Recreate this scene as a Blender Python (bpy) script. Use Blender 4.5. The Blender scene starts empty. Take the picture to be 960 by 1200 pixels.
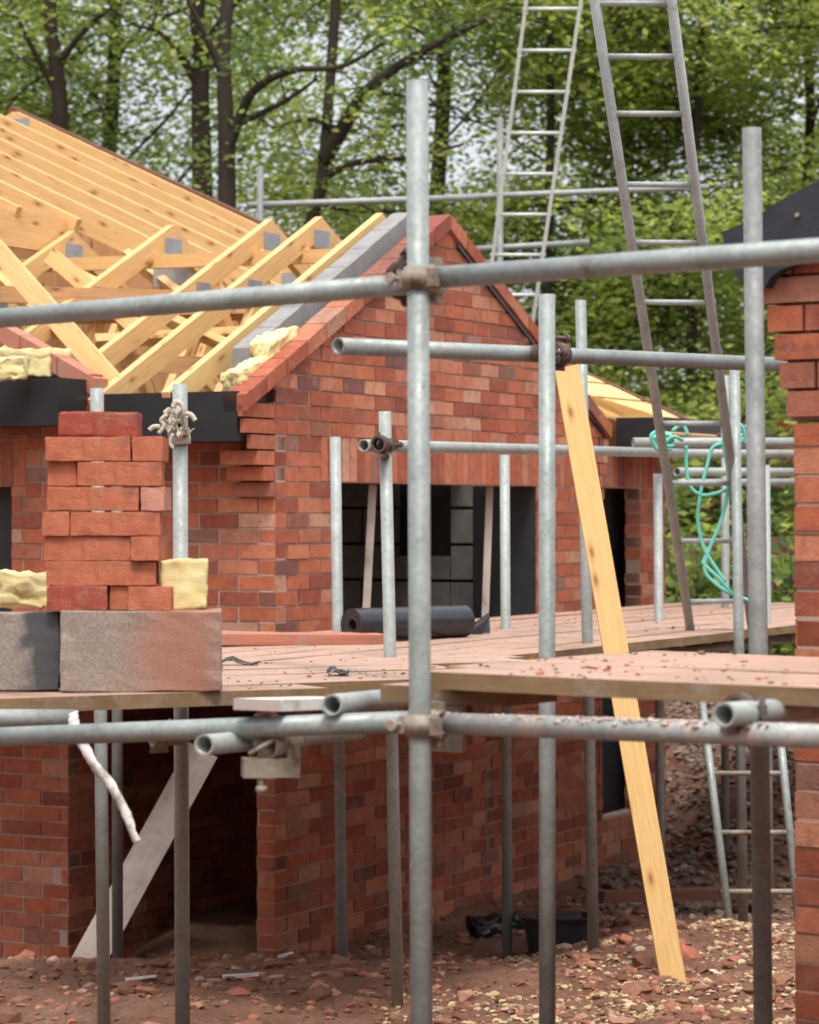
import bpy, math, random
from mathutils import Vector, Matrix, noise
R = random.Random(7)
SC = bpy.context.scene
COL = SC.collection
F = 3200.0; EYE = 2.17
V = Vector
# ------------------------------------------------------------------ survey helpers
def P(px, py, D):
    return V(((px-480)/F*D, D, EYE+(600-py)/F*D))
def H(px, D, z):
    return V(((px-480)/F*D, D, z))
A0 = V((-.643, 13.1, 0)); U = V((.463, .886, 0)).normalized(); W = V((-U.y, U.x, 0))   # along the gable / along the side wall
def G(t, s, z):
    p = A0+U*t+W*s; p.z = z; return p
N1 = V((.581, .814, 0)).normalized(); L1 = V((-N1.y, N1.x, 0))      # near scaffold axes
E1 = V((.89, .46, 0)).normalized(); E2 = V((-E1.y, E1.x, 0))        # left deck axes
UPZ = V((0, 0, 1))
def sm(x): x = max(0, min(1, x)); return x*x*(3-2*x)
def ground(x, y):
    b = .26*(1-sm((y-11.2)/2.2))
    b -= .2*sm((-x-1.1)/.5)*sm((y-12.2)/1.0)
    b += .13*sm((x-.4)/.8)*sm((y-10.5)/1.2)*(1-sm((y-13.4)/1.5))
    b += .75*sm((x-1.45)/1.0)*sm((y-14.2)/4.5)
    b += .45*sm((y-18)/6)*(1-sm((x-1.45)/1.0))*sm((x+6)/4)
    if y < 25: b += 6*max(sm((-y-.8)/6), sm((-x-8)/7), sm((x-9)/7))*(1-sm((y-19)/5))     # unseen banks added behind and beside the camera to block low sky light
    n = noise.noise(V((x*1.1, y*1.1, 3)))*.05+noise.noise(V((x*4, y*4, 1)))*.03+abs(noise.noise(V((x*9, y*9, 5))))*.035
    fade = 1-sm((abs(y-13)-8)/10)
    return b+n*fade
# ------------------------------------------------------------------ materials
MAT = {}
class NT:
    def __init__(s, name, rough=.8, spec=.3, metal=0):
        m = bpy.data.materials.new(name); m.use_nodes = True; s.m = m; s.t = m.node_tree
        s.b = s.t.nodes['Principled BSDF']
        s.b.inputs['Roughness'].default_value = rough; s.b.inputs['Specular IOR Level'].default_value = spec
        s.b.inputs['Metallic'].default_value = metal
        MAT[name] = m
    def n(s, ty, **k):
        nd = s.t.nodes.new(ty)
        for a, v in k.items():
            if a in nd.inputs: nd.inputs[a].default_value = v
            else: setattr(nd, a, v)
        return nd
    def l(s, a, b): s.t.links.new(a, b)
    def coord(s, kind='Object', scale=(1, 1, 1)):
        tc = s.n('ShaderNodeTexCoord'); mp = s.n('ShaderNodeMapping'); mp.inputs['Scale'].default_value = scale
        s.l(tc.outputs[kind], mp.inputs['Vector']); return mp.outputs['Vector']
    def noise(s, vec, scale, detail=4, rough=.6):
        nd = s.n('ShaderNodeTexNoise'); nd.inputs['Scale'].default_value = scale; nd.inputs['Detail'].default_value = detail
        nd.inputs['Roughness'].default_value = rough; s.l(vec, nd.inputs['Vector']); return nd.outputs['Fac']
    def ramp(s, fac, stops, interp='LINEAR'):
        r = s.n('ShaderNodeValToRGB'); e = r.color_ramp; e.interpolation = interp
        while len(e.elements) < len(stops): e.elements.new(.5)
        for el, (p, c) in zip(e.elements, stops):
            el.position = p; el.color = (*c, 1) if len(c) == 3 else c
        s.l(fac, r.inputs['Fac']); return r.outputs['Color']
    def mix(s, a, b, fac, mode='MIX'):
        nd = s.n('ShaderNodeMix', data_type='RGBA', blend_type=mode)
        for sock, v in ((nd.inputs[6], a), (nd.inputs[7], b), (nd.inputs[0], fac)):
            if hasattr(v, 'is_linked'): s.l(v, sock)
            else: sock.default_value = (*v, 1) if isinstance(v, tuple) else v
        return nd.outputs[2]
    def island(s): return s.n('ShaderNodeNewGeometry').outputs['Random Per Island']
    def bump(s, h, st, dist=.01):
        b = s.n('ShaderNodeBump'); b.inputs['Strength'].default_value = st; b.inputs['Distance'].default_value = dist
        s.l(h, b.inputs['Height']); s.l(b.outputs['Normal'], s.b.inputs['Normal'])
    def col(s, c):
        if hasattr(c, 'is_linked'): s.l(c, s.b.inputs['Base Color'])
        else: s.b.inputs['Base Color'].default_value = (*c, 1)
        return s
g3 = lambda v: (v, v, v)
def brick_mat(name, stops, mottle=.5, dust=None):
    k = NT(name, .88, .2); c = k.coord()
    base = k.ramp(k.island(), stops)
    n1 = k.noise(c, 22, 5, .65); n2 = k.noise(c, 140, 3, .7); n3 = k.noise(c, 1.6, 3, .5)
    base = k.mix(base, k.ramp(n1, [(.3, g3(.55)), (.5, g3(.95)), (.72, g3(1.35))]), mottle, 'MULTIPLY')
    base = k.mix(base, k.ramp(n2, [(.3, g3(.7)), (.55, g3(1)), (.75, g3(1.25))]), .5, 'MULTIPLY')
    base = k.mix(base, (.15, .075, .065), k.ramp(k.noise(c, 14, 4, .6), [(.56, g3(0)), (.72, g3(.6))]))
    base = k.mix(base, dust or (.50, .29, .21), k.ramp(k.noise(c, 9, 7, .75), [(.54, g3(0)), (.76, g3(.5))]))
    base = k.mix(base, (.50, .40, .34), k.ramp(k.noise(c, 30, 6, .8), [(.6, g3(0)), (.74, g3(.5))]))
    base = k.mix(base, k.ramp(n3, [(.3, g3(.8)), (.7, g3(1.15))]), .6, 'MULTIPLY')
    k.col(base)
    k.bump(n2, .5, .006)
ST = [(0, (.32, .092, .052)), (.12, (.42, .128, .066)), (.26, (.27, .078, .05)), (.38, (.50, .20, .115)), (.5, (.38, .11, .058)),
      (.6, (.22, .07, .052)), (.7, (.53, .26, .16)), (.78, (.42, .125, .066)), (.88, (.45, .155, .085)), (.94, (.17, .078, .066)), (1, (.54, .30, .20))]
brick_mat('wall_brick', ST)
brick_mat('stack_brick', [(0, (.45, .135, .07)), (.35, (.39, .108, .056)), (.6, (.48, .165, .092)), (.8, (.42, .118, .062)), (1, (.34, .09, .053))], .45, (.55, .26, .17))
brick_mat('stack_brick_dark', [(0, (.32, .075, .05)), (1, (.34, .085, .055))], .5)
brick_mat('stack_brick_pale', [(0, (.52, .24, .17)), (1, (.55, .27, .2))], .4)
k = NT('mortar', .95, .1); c = k.coord(); k.col(k.mix((.34, .22, .17), (.47, .36, .30), k.noise(c, 12)))
k.bump(k.noise(c, 160), .5, .004)
def wood_mat(name, c1, c2, knot, dirt=None, rough=.65):
    k = NT(name, rough, .25); c = k.coord('UV')
    st = k.n('ShaderNodeMapping'); st.inputs['Scale'].default_value = (1.3, 28, 1); k.l(c, st.inputs['Vector'])
    g = k.noise(st.outputs[0], 2.2, 5, .6)
    st2 = k.n('ShaderNodeMapping'); st2.inputs['Scale'].default_value = (4, 90, 1); k.l(c, st2.inputs['Vector'])
    g2 = k.noise(st2.outputs[0], 2, 3, .6)
    base = k.mix(c1, c2, k.ramp(g, [(.3, g3(0)), (.7, g3(1))]))
    base = k.mix(base, k.ramp(g2, [(.3, g3(.78)), (.6, g3(1.08))]), .7, 'MULTIPLY')
    base = k.mix(base, k.ramp(k.island(), [(0, g3(.8)), (.5, g3(1)), (1, g3(1.15))]), .8, 'MULTIPLY')
    vo = k.n('ShaderNodeTexVoronoi'); vo.inputs['Scale'].default_value = 1.0; vo.voronoi_dimensions = '2D'
    st3 = k.n('ShaderNodeMapping'); st3.inputs['Scale'].default_value = (3.2, 9, 1); k.l(c, st3.inputs['Vector']); k.l(st3.outputs[0], vo.inputs['Vector'])
    kn = k.mix((0., 0., 0.), k.ramp(vo.outputs['Distance'], [(.045, g3(.95)), (.085, g3(.4)), (.2, g3(0))]), k.ramp(k.noise(st3.outputs[0], .55, 2), [(.41, g3(0)), (.5, g3(1))]))
    base = k.mix(base, knot, kn)
    if dirt:
        o = k.coord()
        base = k.mix(base, k.ramp(k.noise(o, 2.3, 6, .75), [(.32, (.5, .47, .43)), (.5, g3(1)), (.7, (1.12, 1.05, 1.0))]), .9, 'MULTIPLY')
        base = k.mix(base, dirt, k.ramp(k.noise(o, 3.5, 7, .7), [(.38, g3(0)), (.68, g3(.85))]))
        base = k.mix(base, (.30, .24, .19), k.ramp(k.noise(o, 7.5, 8, .8), [(.52, g3(0)), (.66, g3(.75))]))
        base = k.mix(base, (.14, .09, .06), k.ramp(k.noise(o, 16, 5, .7), [(.6, g3(0)), (.74, g3(.55))]))
    k.col(base); k.bump(g2, .25, .004)
wood_mat('new_timber', (.73, .475, .215), (.64, .37, .145), (.30, .12, .04))
wood_mat('pale_timber', (.76, .53, .235), (.70, .45, .175), (.38, .16, .05))
wood_mat('rough_timber', (.56, .33, .16), (.42, .22, .1), (.2, .09, .05))
wood_mat('deck_timber', (.43, .315, .245), (.32, .225, .17), (.17, .11, .08), (.50, .28, .205))
wood_mat('board_edge', (.26, .175, .085), (.17, .115, .058), (.08, .05, .03), (.21, .135, .075))
wood_mat('red_plank', (.45, .19, .125), (.37, .14, .09), (.2, .09, .06), (.42, .17, .12))
wood_mat('grey_plank', (.40, .36, .33), (.31, .275, .25), (.2, .17, .15), (.44, .37, .33))
wood_mat('verge_timber', (.17, .075, .05), (.12, .055, .04), (.06, .03, .02))
def tube_mat(name, a, b, rust, rough=.5, metal=.35, spots=.62):
    k = NT(name, rough, .4, metal); c = k.coord()
    base = k.mix(a, b, k.ramp(k.noise(c, 7, 6, .7), [(.35, g3(0)), (.65, g3(1))]))
    base = k.mix(base, k.ramp(k.noise(c, 70, 4, .7), [(.3, g3(.65)), (.6, g3(1.1))]), .6, 'MULTIPLY')
    base = k.mix(base, rust, k.ramp(k.noise(c, 11, 7, .75), [(spots, g3(0)), (spots+.08, g3(.8))]))
    base = k.mix(base, (.58, .55, .5), k.ramp(k.noise(c, 26, 8, .8), [(.62, g3(0)), (.68, g3(.7))]))
    base = k.mix(base, (.12, .115, .11), k.ramp(k.noise(c, 17, 8, .8), [(.63, g3(0)), (.7, g3(.6))]))
    k.col(base)
    r = k.ramp(k.noise(c, 20, 5), [(.3, g3(rough-.12)), (.7, g3(rough+.2))]); k.l(r, k.b.inputs['Roughness'])
    k.bump(k.noise(c, 45, 4), .15, .004)
tube_mat('galv', (.33, .37, .355), (.235, .265, .255), (.19, .135, .1), .52, .3)
tube_mat('galv_pale', (.37, .405, .385), (.27, .295, .28), (.30, .22, .16), .55, .2)
tube_mat('galv_spattered', (.38, .4, .385), (.3, .32, .31), (.50, .40, .34), .6, .2, .53)
tube_mat('galv_dull', (.25, .262, .255), (.18, .19, .185), (.13, .10, .08), .6, .25)
tube_mat('fitting', (.38, .33, .26), (.24, .21, .17), (.15, .08, .05), .65, .3, .56)
tube_mat('rusty_fitting', (.16, .12, .1), (.09, .075, .065), (.14, .06, .035), .7, .2, .5)
tube_mat('aluminium', (.60, .65, .62), (.48, .53, .51), (.3, .29, .27), .5, .15, .68)
tube_mat('ladder_grey', (.42, .46, .46), (.33, .36, .36), (.22, .17, .13), .55, .15, .6)
tube_mat('plate_steel', (.42, .43, .45), (.33, .34, .37), (.28, .27, .27), .42, .5)
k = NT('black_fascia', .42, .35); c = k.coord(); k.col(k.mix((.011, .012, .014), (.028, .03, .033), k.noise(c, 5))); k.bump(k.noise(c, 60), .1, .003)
k = NT('black_felt', .55, .3); c = k.coord(); k.col(k.mix((.018, .021, .028), (.045, .05, .062), k.noise(c, 4, 5))); k.bump(k.noise(c, 9), .3, .02)
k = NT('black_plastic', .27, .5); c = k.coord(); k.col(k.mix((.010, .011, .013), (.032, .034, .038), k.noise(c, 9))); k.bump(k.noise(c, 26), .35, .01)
k = NT('navy_membrane', .5, .35); c = k.coord(); k.col(k.mix((.016, .018, .022), (.042, .045, .05), k.noise(c, 6))); k.bump(k.noise(c, 14), .25, .01)
def block_mat(name, a, b, stain=None):
    k = NT(name, .93, .15); c = k.coord()
    base = k.mix(a, b, k.ramp(k.noise(c, 10, 6, .7), [(.3, g3(0)), (.7, g3(1))]))
    base = k.mix(base, k.ramp(k.noise(c, 150, 3, .7), [(.3, g3(.55)), (.55, g3(1)), (.8, g3(1.5))]), .75, 'MULTIPLY')
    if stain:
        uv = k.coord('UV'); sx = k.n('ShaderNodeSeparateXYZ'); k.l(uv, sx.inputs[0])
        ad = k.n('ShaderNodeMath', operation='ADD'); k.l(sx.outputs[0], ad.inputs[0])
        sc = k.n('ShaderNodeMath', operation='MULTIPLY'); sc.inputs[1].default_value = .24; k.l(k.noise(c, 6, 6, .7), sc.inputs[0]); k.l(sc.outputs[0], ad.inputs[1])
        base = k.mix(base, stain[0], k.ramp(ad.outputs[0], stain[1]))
    k.col(base); k.bump(k.noise(c, 240, 4, .8), .7, .006)
block_mat('grey_block', (.31, .26, .215), (.40, .335, .28), ((.43, .15, .09), [(.27, g3(0)), (.40, g3(.6)), (.50, g3(.62)), (.555, g3(.3))]))
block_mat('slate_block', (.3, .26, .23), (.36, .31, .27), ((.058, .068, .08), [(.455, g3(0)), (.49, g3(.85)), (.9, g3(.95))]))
block_mat('leaf_block', (.26, .255, .25), (.36, .35, .345))
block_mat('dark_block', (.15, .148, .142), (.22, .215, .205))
k = NT('mineral_wool', .95, .1); c = k.coord(); k.col(k.mix((.88, .72, .30), (.92, .82, .48), k.ramp(k.noise(c, 18, 6, .7), [(.3, g3(0)), (.7, g3(1))]))); k.bump(k.noise(k.coord('Object', (1, 1, 3)), 70, 8, .85), .8, .009)
k = NT('teal_rope', .7, .2); c = k.coord(); k.col(k.mix((.10, .50, .40), (.25, .66, .55), k.noise(c, 40))); k.bump(k.noise(c, 300), .5, .003)
k = NT('rag', .9, .1); c = k.coord(); k.col(k.mix((.36, .33, .26), (.56, .53, .44), k.noise(c, 30))); k.bump(k.noise(c, 90), .7, .006)
k = NT('dirty_strap', .8, .2); c = k.coord(); k.col(k.mix((.36, .35, .32), (.72, .72, .68), k.ramp(k.noise(c, 25, 5), [(.35, g3(0)), (.55, g3(1))]))); k.bump(k.noise(c, 60), .6, .006)
k = NT('white_paint', .6, .3); c = k.coord(); k.col(k.mix((.42, .42, .38), (.72, .72, .68), k.ramp(k.noise(c, 14, 5), [(.35, g3(0)), (.55, g3(1))])))
k = NT('soil', .95, .1); c = k.coord()
s1 = k.mix((.145, .072, .048), (.29, .155, .105), k.ramp(k.noise(c, 3, 8, .7), [(.3, g3(0)), (.7, g3(1))]))
s1 = k.mix(s1, (.29, .20, .14), k.ramp(k.noise(c, 1.3, 8, .75), [(.5, g3(0)), (.7, g3(.8))]))
s1 = k.mix(s1, k.ramp(k.noise(c, 45, 5, .7), [(.3, g3(.55)), (.7, g3(1.4))]), .7, 'MULTIPLY'); k.col(s1); k.bump(k.noise(c, 28, 8, .75), .9, .03)
def stone_mat(name, stops):
    k = NT(name, .92, .15); c = k.coord(); b = k.ramp(k.island(), stops)
    k.col(k.mix(b, k.ramp(k.noise(c, 60, 4, .7), [(.3, g3(.65)), (.7, g3(1.25))]), .7, 'MULTIPLY')); k.bump(k.noise(c, 90), .4, .004)
stone_mat('gravel', [(0, (.42, .30, .15)), (.35, (.52, .39, .21)), (.6, (.36, .24, .14)), (.8, (.60, .50, .34)), (1, (.28, .17, .11))])
stone_mat('clod', [(0, (.13, .062, .04)), (.45, (.20, .10, .066)), (.7, (.27, .13, .085)), (.88, (.36, .13, .08)), (1, (.36, .26, .2))])
stone_mat('rubble', [(0, (.16, .12, .095)), (.4, (.21, .165, .13)), (.7, (.14, .088, .062)), (.9, (.2, .15, .11)), (1, (.38, .35, .31))])
k = NT('bark', .95, .1); c = k.coord('Object', (1, 1, .25)); k.col(k.mix((.022, .018, .014), (.075, .062, .048), k.noise(c, 9, 6, .7))); k.bump(k.noise(c, 20, 5), .8, .03)
def leaf_mat(name, stops):
    k = NT(name, .55, .3); k.col(k.ramp(k.island(), stops))
    tr = k.n('ShaderNodeBsdfTranslucent'); ms = k.n('ShaderNodeMixShader'); ms.inputs[0].default_value = .5
    rp = k.ramp(k.island(), [(p, tuple(min(.9, v*2.3) for v in c)) for p, c in stops]); k.l(rp, tr.inputs['Color'])
    k.l(k.b.outputs[0], ms.inputs[1]); k.l(tr.outputs[0], ms.inputs[2])
    k.l(ms.outputs[0], k.t.nodes['Material Output'].inputs['Surface'])
leaf_mat('leaf_bright', [(0, (.14, .19, .04)), (.4, (.20, .255, .05)), (.75, (.27, .31, .07)), (1, (.35, .37, .12))])
leaf_mat('leaf_mid', [(0, (.085, .13, .032)), (.5, (.14, .195, .042)), (1, (.22, .27, .065))])
leaf_mat('leaf_dark', [(0, (.045, .08, .028)), (.5, (.075, .12, .036)), (1, (.125, .18, .05))])
stone_mat('mortar_lump', [(0, (.46, .33, .27)), (1, (.58, .48, .42))])
# ------------------------------------------------------------------ mesh builder
class MB:
    def __init__(s): s.v = []; s.f = []; s.uv = []; s.mi = []; s.sm = []; s.mats = []
    def m(s, name):
        if name not in s.mats: s.mats.append(name)
        return s.mats.index(name)
    def face(s, pts, uvs, mat, smooth=False):
        b = len(s.v); s.v += [tuple(p) for p in pts]; s.f.append(list(range(b, b+len(pts)))); s.uv.append(uvs); s.mi.append(s.m(mat)); s.sm.append(smooth)
    def solid(s, verts, faces, mat, uvs=None, smooth=False):
        b = len(s.v); s.v += [tuple(p) for p in verts]; mi = s.m(mat)
        for i, f in enumerate(faces):
            s.f.append([b+j for j in f]); s.uv.append(uvs[i] if uvs else [(0, 0)]*len(f)); s.mi.append(mi); s.sm.append(smooth)
    def beam(s, p0, p1, w, h, mat, up=UPZ, end=None, jit=0):
        """box from p0 to p1; w across, h along 'up'"""
        p0 = V(p0); p1 = V(p1); d = p1-p0; L = d.length; d.normalize()
        x = d.cross(up)
        if x.length < 1e-4: x = d.cross(V((1, 0, 0)))
        x.normalize(); y = x.cross(d).normalized()
        o = R.random()*50; bv = min(w, h)*.06
        cs = [(-1, -1), (1, -1), (1, 1), (-1, 1)]
        vs = []
        for p in (p0, p1):
            for a, b in cs: vs.append(p+x*(a*w/2)+y*(b*h/2)+(V((R.uniform(-jit, jit), R.uniform(-jit, jit), R.uniform(-jit, jit))) if jit else V()))
        fs = []; us = []
        spans = [w, h, w, h]; acc = 0
        for i in range(4):
            j = (i+1) % 4; fs.append([i, j, 4+j, 4+i]); us.append([(o, o+acc), (o, o+acc+spans[i]), (o+L, o+acc+spans[i]), (o+L, o+acc)]); acc += spans[i]+.03
        e = [[3, 2, 1, 0], [4, 5, 6, 7]]; eu = [(0, 0), (w*.2, 0), (w*.2, h), (0, h)]
        if end:
            s.solid(vs, fs, mat, us); s.solid(vs, e, end, [eu, eu])
        else: s.solid(vs, fs+e, mat, us+[eu, eu])
    def box(s, c, dx, dy, dz, mat, jit=0):
        """box centred c with half vectors"""
        c = V(c); q = []
        for k in (-1, 1):
            for a, b in ((-1, -1), (1, -1), (1, 1), (-1, 1)):
                q.append(c+V(dx)*a+V(dy)*b+V(dz)*k+(V((R.uniform(-jit, jit), R.uniform(-jit, jit), R.uniform(-jit, jit))) if jit else V()))
        lx = 2*V(dx).length; lz = 2*V(dz).length; ly = 2*V(dy).length
        fs = [[3, 2, 1, 0], [4, 5, 6, 7], [0, 1, 5, 4], [2, 3, 7, 6], [1, 2, 6, 5], [3, 0, 4, 7]]
        def u(a, b): return [(0, 0), (a, 0), (a, b), (0, b)]
        s.solid(q, fs, mat, [u(lx, ly), u(lx, ly), u(lx, lz), u(lx, lz), u(ly, lz), u(ly, lz)])
    def prism(s, poly, n, th, mat):
        """poly: 3D points (planar) extruded by n*th (n = backwards)"""
        n = V(n)*th; k = len(poly); vs = [V(p) for p in poly]+[V(p)+n for p in poly]
        fs = [list(range(k)), list(range(2*k-1, k-1, -1))]+[[i, k+i, k+(i+1) % k, (i+1) % k] for i in range(k)]
        s.solid(vs, fs, mat)
    def tube(s, p0, p1, r, mat, seg=18, wall=.0045, inner=None):
        p0 = V(p0); p1 = V(p1); d = (p1-p0).normalized(); x = d.orthogonal().normalized(); y = d.cross(x)
        def ring(p, rr): return [p+(x*math.cos(2*math.pi*i/seg)+y*math.sin(2*math.pi*i/seg))*rr for i in range(seg)]
        o0, o1, i0, i1 = ring(p0, r), ring(p1, r), ring(p0, r-wall), ring(p1, r-wall)
        vs = o0+o1+i0+i1; f = []; g = []
        for i in range(seg):
            j = (i+1) % seg
            f.append([i, j, seg+j, seg+i]); f.append([2*seg+j, 2*seg+i, 3*seg+i, 3*seg+j])
            g.append([j, i, 2*seg+i, 2*seg+j]); g.append([seg+i, seg+j, 3*seg+j, 3*seg+i])
        b = len(s.v); s.v += [tuple(p) for p in vs]; mi = s.m(mat)
        for fl, smo in ((f, True), (g, False)):
            for q in fl: s.f.append([b+z for z in q]); s.uv.append([(0, 0)]*4); s.mi.append(mi); s.sm.append(smo)
    def rod(s, pts, r, mat, seg=8, r1=None, cap=True):
        pts = [V(p) for p in pts]; n = len(pts); b = len(s.v); mi = s.m(mat)
        x = None
        for k, p in enumerate(pts):
            d = (pts[min(k+1, n-1)]-pts[max(k-1, 0)]).normalized()
            if x is None: x = d.orthogonal().normalized()
            x = (x-d*x.dot(d)).normalized(); y = d.cross(x)
            rr = r if r1 is None else r+(r1-r)*k/(n-1)
            if isinstance(r, list): rr = r[k]
            s.v += [tuple(p+(x*math.cos(2*math.pi*i/seg)+y*math.sin(2*math.pi*i/seg))*rr) for i in range(seg)]
        for k in range(n-1):
            for i in range(seg):
                j = (i+1) % seg
                s.f.append([b+k*seg+i, b+k*seg+j, b+(k+1)*seg+j, b+(k+1)*seg+i]); s.uv.append([(0, 0)]*4); s.mi.append(mi); s.sm.append(True)
        if cap:
            for q in ([b+i for i in range(seg)][::-1], [b+(n-1)*seg+i for i in range(seg)]):
                s.f.append(q); s.uv.append([(0, 0)]*seg); s.mi.append(mi); s.sm.append(False)
    def stone(s, c, r, mat, flat=.7):
        t = (1+5**.5)/2
        q = [(-1, t, 0), (1, t, 0), (-1, -t, 0), (1, -t, 0), (0, -1, t), (0, 1, t), (0, -1, -t), (0, 1, -t), (t, 0, -1), (t, 0, 1), (-t, 0, -1), (-t, 0, 1)]
        fs = [(0, 11, 5), (0, 5, 1), (0, 1, 7), (0, 7, 10), (0, 10, 11), (1, 5, 9), (5, 11, 4), (11, 10, 2), (10, 7, 6), (7, 1, 8), (3, 9, 4), (3, 4, 2), (3, 2, 6), (3, 6, 8), (3, 8, 9), (4, 9, 5), (2, 4, 11), (6, 2, 10), (8, 6, 7), (9, 8, 1)]
        M = Matrix.Rotation(R.random()*6.3, 3, 'Z') @ Matrix.Rotation(R.uniform(-.5, .5), 3, 'X')
        ax = V((R.uniform(.7, 1.3), R.uniform(.6, 1), R.uniform(.5, .9)*flat))
        vs = []
        for p in q:
            p = V(p).normalized()*r*R.uniform(.78, 1.2); p = V((p.x*ax.x, p.y*ax.y, p.z*ax.z)); vs.append(M @ p+V(c))
        s.solid(vs, fs, mat)
    def build(s, name, parent=None, origin=None):
        me = bpy.data.meshes.new(name); o0 = V(parent.location) if parent else (V(origin) if origin is not None else V())
        me.from_pydata([tuple(V(p)-o0) for p in s.v], [], s.f)
        for m in s.mats: me.materials.append(MAT[m])
        me.polygons.foreach_set('material_index', s.mi); me.polygons.foreach_set('use_smooth', s.sm)
        uvl = me.uv_layers.new(name='UVMap'); flat = [x for f in s.uv for u in f for x in u]; uvl.data.foreach_set('uv', flat)
        me.update()
        o = bpy.data.objects.new(name, me); COL.objects.link(o)
        if parent: o.parent = parent
        elif origin is not None: o.location = o0
        return o
def tag(o, label, cat, group=None, kind=None):
    if label: o['label'] = label
    if cat: o['category'] = cat
    if group: o['group'] = group
    if kind: o['kind'] = kind
    return o
def thing(name, label, cat, loc, group=None):
    o = bpy.data.objects.new(name, None); COL.objects.link(o); o.location = V(loc); o.empty_display_size = .1
    return tag(o, label, cat, group)
# ------------------------------------------------------------------ brickwork
def clip(poly, a, b, c):                # keep a*x+b*y<=c
    out = []; n = len(poly)
    for i in range(n):
        p, q = poly[i], poly[(i+1) % n]; fp = a*p[0]+b*p[1]-c; fq = a*q[0]+b*q[1]-c
        if fp <= 0: out.append(p)
        if (fp < 0 < fq) or (fq < 0 < fp):
            t = fp/(fp-fq); out.append((p[0]+t*(q[0]-p[0]), p[1]+t*(q[1]-p[1])))
    return out
def clip_convex(poly, hull):
    n = len(hull)
    for i in range(n):                  # hull counter-clockwise
        p, q = hull[i], hull[(i+1) % n]; dx, dy = q[0]-p[0], q[1]-p[1]
        poly = clip(poly, dy, -dx, dy*p[0]-dx*p[1])
        if len(poly) < 3: return []
    return poly
def area(p): return abs(sum(p[i][0]*p[(i+1) % len(p)][1]-p[(i+1) % len(p)][0]*p[i][1] for i in range(len(p))))/2
def subtract(rect, ops):
    rs = [rect]
    for (a0, z0, a1, z1) in ops:
        nr = []
        for (x0, y0, x1, y1) in rs:
            if x1 <= a0 or x0 >= a1 or y1 <= z0 or y0 >= z1: nr.append((x0, y0, x1, y1)); continue
            if x0 < a0: nr.append((x0, y0, a0, y1))
            if x1 > a1: nr.append((a1, y0, x1, y1))
            xa, xb = max(x0, a0), min(x1, a1)
            if y0 < z0: nr.append((xa, y0, xb, z0))
            if y1 > z1: nr.append((xa, z1, xb, y1))
        rs = nr
    return rs
def brickwork(mb, O, d, n, hull, ops=(), soldiers=(), th=.1, mat='wall_brick', zoff=0., aoff=0., core=True, jit=.003):
    """O wall origin on face, d along, n outward; hull convex polygon (a,z) CCW"""
    def P3(a, z, q): p = O+d*a+n*q; return V((p.x, p.y, z))
    amin = min(p[0] for p in hull); amax = max(p[0] for p in hull); zmin = min(p[1] for p in hull); zmax = max(p[1] for p in hull)
    allops = list(ops)+list(soldiers)
    def slab(poly, q):
        mb.prism([P3(a, z, q) for a, z in poly], -n, th, mat)
    row = math.floor((zmin-zoff)/.075)
    while zoff+row*.075 < zmax:
        z0 = zoff+row*.075; z1 = z0+.0655; cidx = math.floor((amin-aoff)/.225)-1
        while aoff+cidx*.225 < amax+.3:
            a0 = aoff+cidx*.225+(.1125 if row % 2 else 0); cidx += 1; a1 = a0+.216
            rect = (a0+R.uniform(-.001, .005), z0+R.uniform(-.0025, .0025), a1-R.uniform(-.001, .005), z1+R.uniform(-.003, .0025))
            for r in subtract(rect, allops):
                if r[2]-r[0] < .02 or r[3]-r[1] < .012: continue
                pl = clip_convex([(r[0], r[1]), (r[2], r[1]), (r[2], r[3]), (r[0], r[3])], hull)
                if len(pl) >= 3 and area(pl) > .0006: slab(pl, R.uniform(-jit, jit))
        row += 1
    for (a0, z0, a1, z1) in soldiers:
        k = max(1, round((a1-a0)/.075)); w = (a1-a0)/k
        for i in range(k):
            slab([(a0+i*w+.004, z0+.003), (a0+(i+1)*w-.005, z0+.003), (a0+(i+1)*w-.005, z1-.008), (a0+i*w+.004, z1-.008)], R.uniform(-jit, jit))
    if core:
        for r in subtract((amin, zmin, amax, zmax), list(ops)):
            pl = clip_convex([(r[0], r[1]), (r[2], r[1]), (r[2], r[3]), (r[0], r[3])], hull)
            if len(pl) >= 3: mb.prism([P3(a, z, -.007) for a, z in pl], -n, th-.014, 'mortar')
# ================================================================== GROUND
def axis(lo, hi, step, far):
    a = []; x = lo
    while x <= hi+1e-6: a.append(x); x += step
    s = step; x = hi; out = []
    while x < far: s *= 1.35; x += s; out.append(x)
    s = step; x = lo; pre = []
    while x > -far: s *= 1.35; x -= s; pre.append(x)
    return pre[::-1]+a+out
xs = axis(-2.6, 3.4, .035, 400); ys = axis(8.6, 22.5, .05, 400)
mb = MB(); nx = len(xs); mi = mb.m('soil')
mb.v = [(x, y, ground(x, y)) for y in ys for x in xs]
for j in range(len(ys)-1):
    for i in range(nx-1):
        mb.f.append([j*nx+i, j*nx+i+1, (j+1)*nx+i+1, (j+1)*nx+i]); mb.uv.append([(0, 0)]*4); mb.mi.append(0); mb.sm.append(True)
gr = mb.build('ground'); tag(gr, None, None, kind='structure')
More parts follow.
